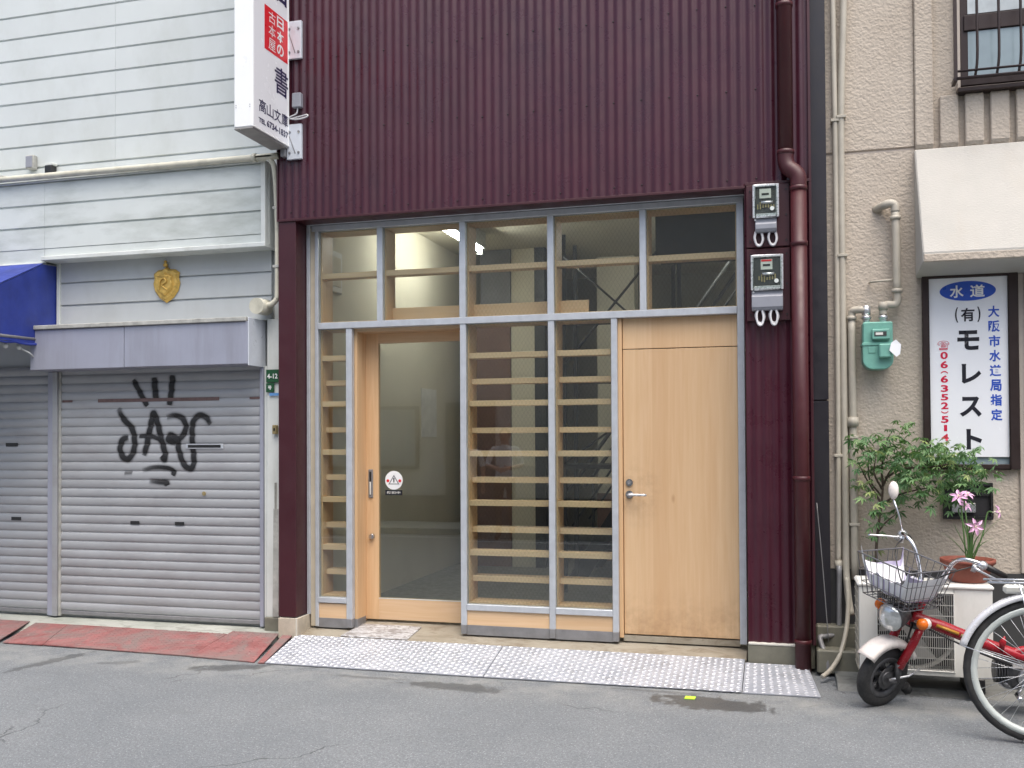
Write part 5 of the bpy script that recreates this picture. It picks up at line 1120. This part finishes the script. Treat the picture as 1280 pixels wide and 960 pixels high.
# ------------------------------------------------------------------ bicycle
bi = thing('bicycle', (1.6, -1.42, 0), 'silver city bicycle with chrome mudguard parked before the moped', 'bicycle')
def Tb(u, n, z): return Vector((1.225+u, -1.42-n*.998-z*.06, z))
RW = .365
def bwheel(u): return wheel(Tb, u, RW, RW, .036, bi, rim='rim_pale', spokes=36, hub=.022, rimw=.020)
bwheel(0); bwheel(1.10)
for cu, a0, a1 in ((0, rad(163), rad(38)), (1.10, rad(150), rad(18))):
    g_ = arc_guard(Tb, cu, RW, .390, .028, a0, a1, .020, 30).build('mudguard', 'guard_silver', bi); md = g_.modifiers.new('thick', 'SOLIDIFY'); md.thickness = .002
for s_ in (-1, 1):
    M().tube([Tb(-.372, .03*s_, RW+.118), Tb(0, .05*s_, RW)], .0028, 6).build('mudguard_stay', 'alu', bi)
    M().tube([Tb(0, .055*s_, RW), Tb(.43, .04*s_, .29)], .010, 8).tube([Tb(0, .055*s_, RW), Tb(.30, .035*s_, .72)], .008, 8).build('rear_stay', 'alu', bi)
    M().tube([Tb(1.10, .05*s_, RW), Tb(1.0, .05*s_, .66), Tb(.93, .03*s_, .82)], .012, 8).build('fork', 'alu', bi)
    M().tube([Tb(-.26, .055*s_, .810), Tb(.25, .055*s_, .815)], .006, 8).tube([Tb(-.12, .055*s_, .81), Tb(0, .06*s_, RW)], .005, 6).build('carrier_rail', 'alu', bi)
    M().tube(smoothpath([Tb(.90, 0, 1.00), Tb(.86, .10*s_, 1.05), Tb(.72, .24*s_, 1.02), Tb(.60, .28*s_, .99)], 5), .011, 8).build('handlebar', 'alu', bi)
    M().tube([Tb(.62, .275*s_, .995), Tb(.50, .29*s_, .97)], .016, 8).build('grip', 'black', bi)
for u in (-.24, -.08, .08, .22): M().tube([Tb(u, -.055, .812), Tb(u, .055, .812)], .004, 6).build('carrier_bar', 'alu', bi)
lr = M().box(-.05, .05, -.02, .02, -.022, .022); lr.v = [Tb(-.13+v.x, v.y, .772+v.z) for v in lr.v]; lr.build('rear_reflector', 'meter_plate', bi, .012)
M().tube([Tb(.43, 0, .29), Tb(.28, 0, .78), Tb(.25, 0, .88)], .015, 10).tube([Tb(.43, 0, .29), Tb(.70, 0, .40), Tb(.90, 0, .78)], .016, 10).tube([Tb(.93, 0, .82), Tb(.89, 0, 1.0)], .016, 10).build('frame', 'alu', bi)
M().tube([Tb(.36, 0, .91), Tb(.24, 0, .92), Tb(.12, 0, .925)], [.02, .06, .08], 10).build('saddle', 'black', bi)
M().cyl(Tb(.43, .045, .29), Tb(.43, .050, .29), .08, n=24).tube([Tb(.43, .06, .29), Tb(.36, .065, .14)], .010, 8).tube([Tb(.43, -.06, .29), Tb(.50, -.065, .44)], .010, 8).build('crank', 'alu', bi)
for a, u, z in ((.11, .36, .14), (-.11, .50, .44)): bx_ = M().box(-.045, .045, -.035, .035, -.011, .011); bx_.v = [Tb(u+v.x, a+v.y, z+v.z) for v in bx_.v]; bx_.build('pedal', 'black', bi)
M().tube([Tb(0, .055, RW+.03), Tb(.43, .047, .37)], .004, 5).tube([Tb(0, .055, RW-.03), Tb(.43, .047, .21)], .004, 5).build('chain', 'engine', bi)
M().tube([Tb(0, .06, RW), Tb(-.02, .07, .25), Tb(-.10, .085, .03)], .008, 8).build('kickstand', 'alu', bi)
M().tube(smoothpath([Tb(1.02, -.1, .72), Tb(1.30, -.13, .70), Tb(1.30, .13, .70), Tb(1.02, .1, .72)], 4), .005, 6).tube(smoothpath([Tb(1.0, -.13, .95), Tb(1.36, -.17, .95), Tb(1.36, .17, .95), Tb(1.0, .13, .95)], 4), .006, 6).build('front_basket', 'wire_dark', bi)

# ------------------------------------------------------------------ other side of the street, seen in the panes
ow = thing('opposite_building', (-2, -9, 0), 'pale plaster building across the street mirrored in the panes', 'building')
bx('wall', 'opp_wall', ow, -9.0, 6.0, -12, -8.6, .10, 5.2); bx('base', 'opp_dark', ow, -9.0, 6.0, -8.599, -8.56, .10, .55)
bx('roof', 'steel_dull', ow, -9.1, 6.1, -12.1, -8.45, 5.201, 5.35)
for x in (-7.6, -2.2, .8, 3.6):
    w = bx('window', 'brown_frame', ow, x, x+1.5, -8.599, -8.55, 1.0, 2.1); bx('pane', 'frosted', w, x+.06, x+1.44, -8.549, -8.545, 1.06, 2.04)
w = bx('door', 'opp_dark', ow, -5.6, -4.6, -8.599, -8.54, .11, 2.15); M().ball((-4.75, -8.52, 1.1), .03).build('knob', 'alu', w)
def person(x, y, ang, label, h, arms):
    root = thing('person', (x, y, 0), label, 'person', 'people standing across the road')
    k = h/1.72
    J = {'pel': (0, 0, .93), 'wai': (0, 0, 1.08), 'che': (0, .01, 1.28), 'nek': (0, 0, 1.45), 'hea': (0, -.01, 1.53), 'top': (0, -.015, 1.60)}
    R_ = {'pel': (.15, .11), 'wai': (.135, .10), 'che': (.165, .115), 'nek': (.055, .055), 'hea': (.07, .085), 'top': (.078, .092)}
    E_ = [('pel', 'wai'), ('wai', 'che'), ('che', 'nek'), ('nek', 'hea'), ('hea', 'top')]
    for s_, q in ((-1, 'l'), (1, 'r')):
        J.update({q+'hip': (.09*s_, 0, .88), q+'kne': (.10*s_, -.01, .49), q+'ank': (.105*s_, .015, .09), q+'toe': (.12*s_, -.14, .04), q+'sho': (.185*s_, .01, 1.40)})
        R_.update({q+'hip': (.085, .09), q+'kne': (.06, .062), q+'ank': (.042, .045), q+'toe': (.04, .03), q+'sho': (.055, .06)})
        E_ += [('pel', q+'hip'), (q+'hip', q+'kne'), (q+'kne', q+'ank'), (q+'ank', q+'toe'), ('che', q+'sho')]
        el_, ha = arms[0 if s_ < 0 else 1]
        J[q+'elb'] = (el_[0]*s_, el_[1], el_[2]); J[q+'wri'] = (ha[0]*s_, ha[1], ha[2]); R_[q+'elb'] = (.042, .042); R_[q+'wri'] = (.028, .03)
        dv = (Vector(J[q+'wri'])-Vector(J[q+'elb'])).normalized(); pm = Vector(J[q+'wri'])+dv*.07; J[q+'pal'] = tuple(pm); R_[q+'pal'] = (.036, .022)
        E_ += [(q+'sho', q+'elb'), (q+'elb', q+'wri'), (q+'wri', q+'pal')]
        sx = dv.cross(Vector((0, 1, 0))).normalized() if abs(dv.y) < .9 else Vector((1, 0, 0))
        for f, (o_, L) in enumerate(((-.027, .068), (-.009, .078), (.009, .073), (.027, .056))):
            b = pm+sx*o_+dv*.02; J[q+'f%d' % f] = tuple(b); J[q+'g%d' % f] = tuple(b+dv*L*.6); J[q+'h%d' % f] = tuple(b+dv*L+Vector((0, -.012, -.012)))
            for c in 'fgh': R_[q+c+str(f)] = (.009, .009)
            E_ += [(q+'pal', q+'f%d' % f), (q+'f%d' % f, q+'g%d' % f), (q+'g%d' % f, q+'h%d' % f)]
        J[q+'t0'] = tuple(Vector(J[q+'wri'])+dv*.03-sx*.035*s_); J[q+'t1'] = tuple(Vector(J[q+'t0'])+dv*.045-sx*.02*s_); R_[q+'t0'] = R_[q+'t1'] = (.010, .010); E_ += [(q+'wri', q+'t0'), (q+'t0', q+'t1')]
    ks = list(J); me = bpy.data.meshes.new('body'); me.from_pydata([tuple(Vector(J[a])*k) for a in ks], [(ks.index(a), ks.index(b)) for a, b in E_], [])
    o = bpy.data.objects.new('body', me); COL.objects.link(o); o.modifiers.new('skin', 'SKIN'); ss = o.modifiers.new('sub', 'SUBSURF'); ss.levels = ss.render_levels = 2
    for i, a in enumerate(ks): me.skin_vertices[0].data[i].radius = tuple(r*k for r in R_[a]); me.skin_vertices[0].data[i].use_root = (a == 'pel')
    dg = bpy.context.evaluated_depsgraph_get(); m2 = bpy.data.meshes.new_from_object(o.evaluated_get(dg)); bpy.data.objects.remove(o)
    m2.materials.clear()
    for q in ('skin', 'shirt', 'trousers', 'black'): m2.materials.append(MT[q])
    for p in m2.polygons:
        c = p.center/k; p.use_smooth = True
        sleeve = c.z > 1.16 and c.z < 1.445 and abs(c.x) < .30
        p.material_index = 3 if c.z < .075 else 2 if (c.z < .94 and abs(c.x) < .21 and not (c.z > .7 and c.y < -.16)) else 1 if (sleeve or (c.z >= .94 and c.z < 1.445 and abs(c.x) < .19 and c.y > -.15)) else 0
    m2.name = 'body'; rot = Matrix.Rotation(ang, 4, 'Z'); m2.transform(rot)
    b = bpy.data.objects.new('body', m2); link(b, root, W[root])
    def L_(p): return W[root]+rot @ (Vector(p)*k)
    M().ball(L_((0, .012, 1.615)), .098*k, 14, (.86, .98, 1.05)).build('hair', 'hair', root)
    M().ball(L_((0, -.055, 1.575)), .074*k, 14, (.92, .72, 1.22)).build('face', 'skin', root)
    M().ball(L_((0, -.118, 1.565)), .013*k, 8, (.8, 1, 1.5)).build('nose', 'skin', root)
    for s_ in (-1, 1):
        M().ball(L_((.028*s_, -.106, 1.595)), .009*k, 8).build('eye', 'black', root); M().ball(L_((.078*s_, -.02, 1.58)), .018*k, 8, (.4, .8, 1.4)).build('ear', 'skin', root)
    M().tube([L_((-.022, -.112, 1.535)), L_((0, -.117, 1.533)), L_((.022, -.112, 1.535))], .004, 6).build('mouth', 'print_crimson', root)
    return root
pA = person(-4.02, -7.15, rad(175), 'person in white shirt with both hands held before the waist', 1.70, (((.27, -.03, 1.14), (.10, -.22, 1.10)), ((.27, -.03, 1.14), (.10, -.22, 1.10))))
pB = person(-4.62, -7.20, rad(165), 'person in white shirt with arms hanging at the sides', 1.64, (((.24, .02, 1.14), (.24, -.05, .90)), ((.24, .02, 1.14), (.24, -.05, .90))))
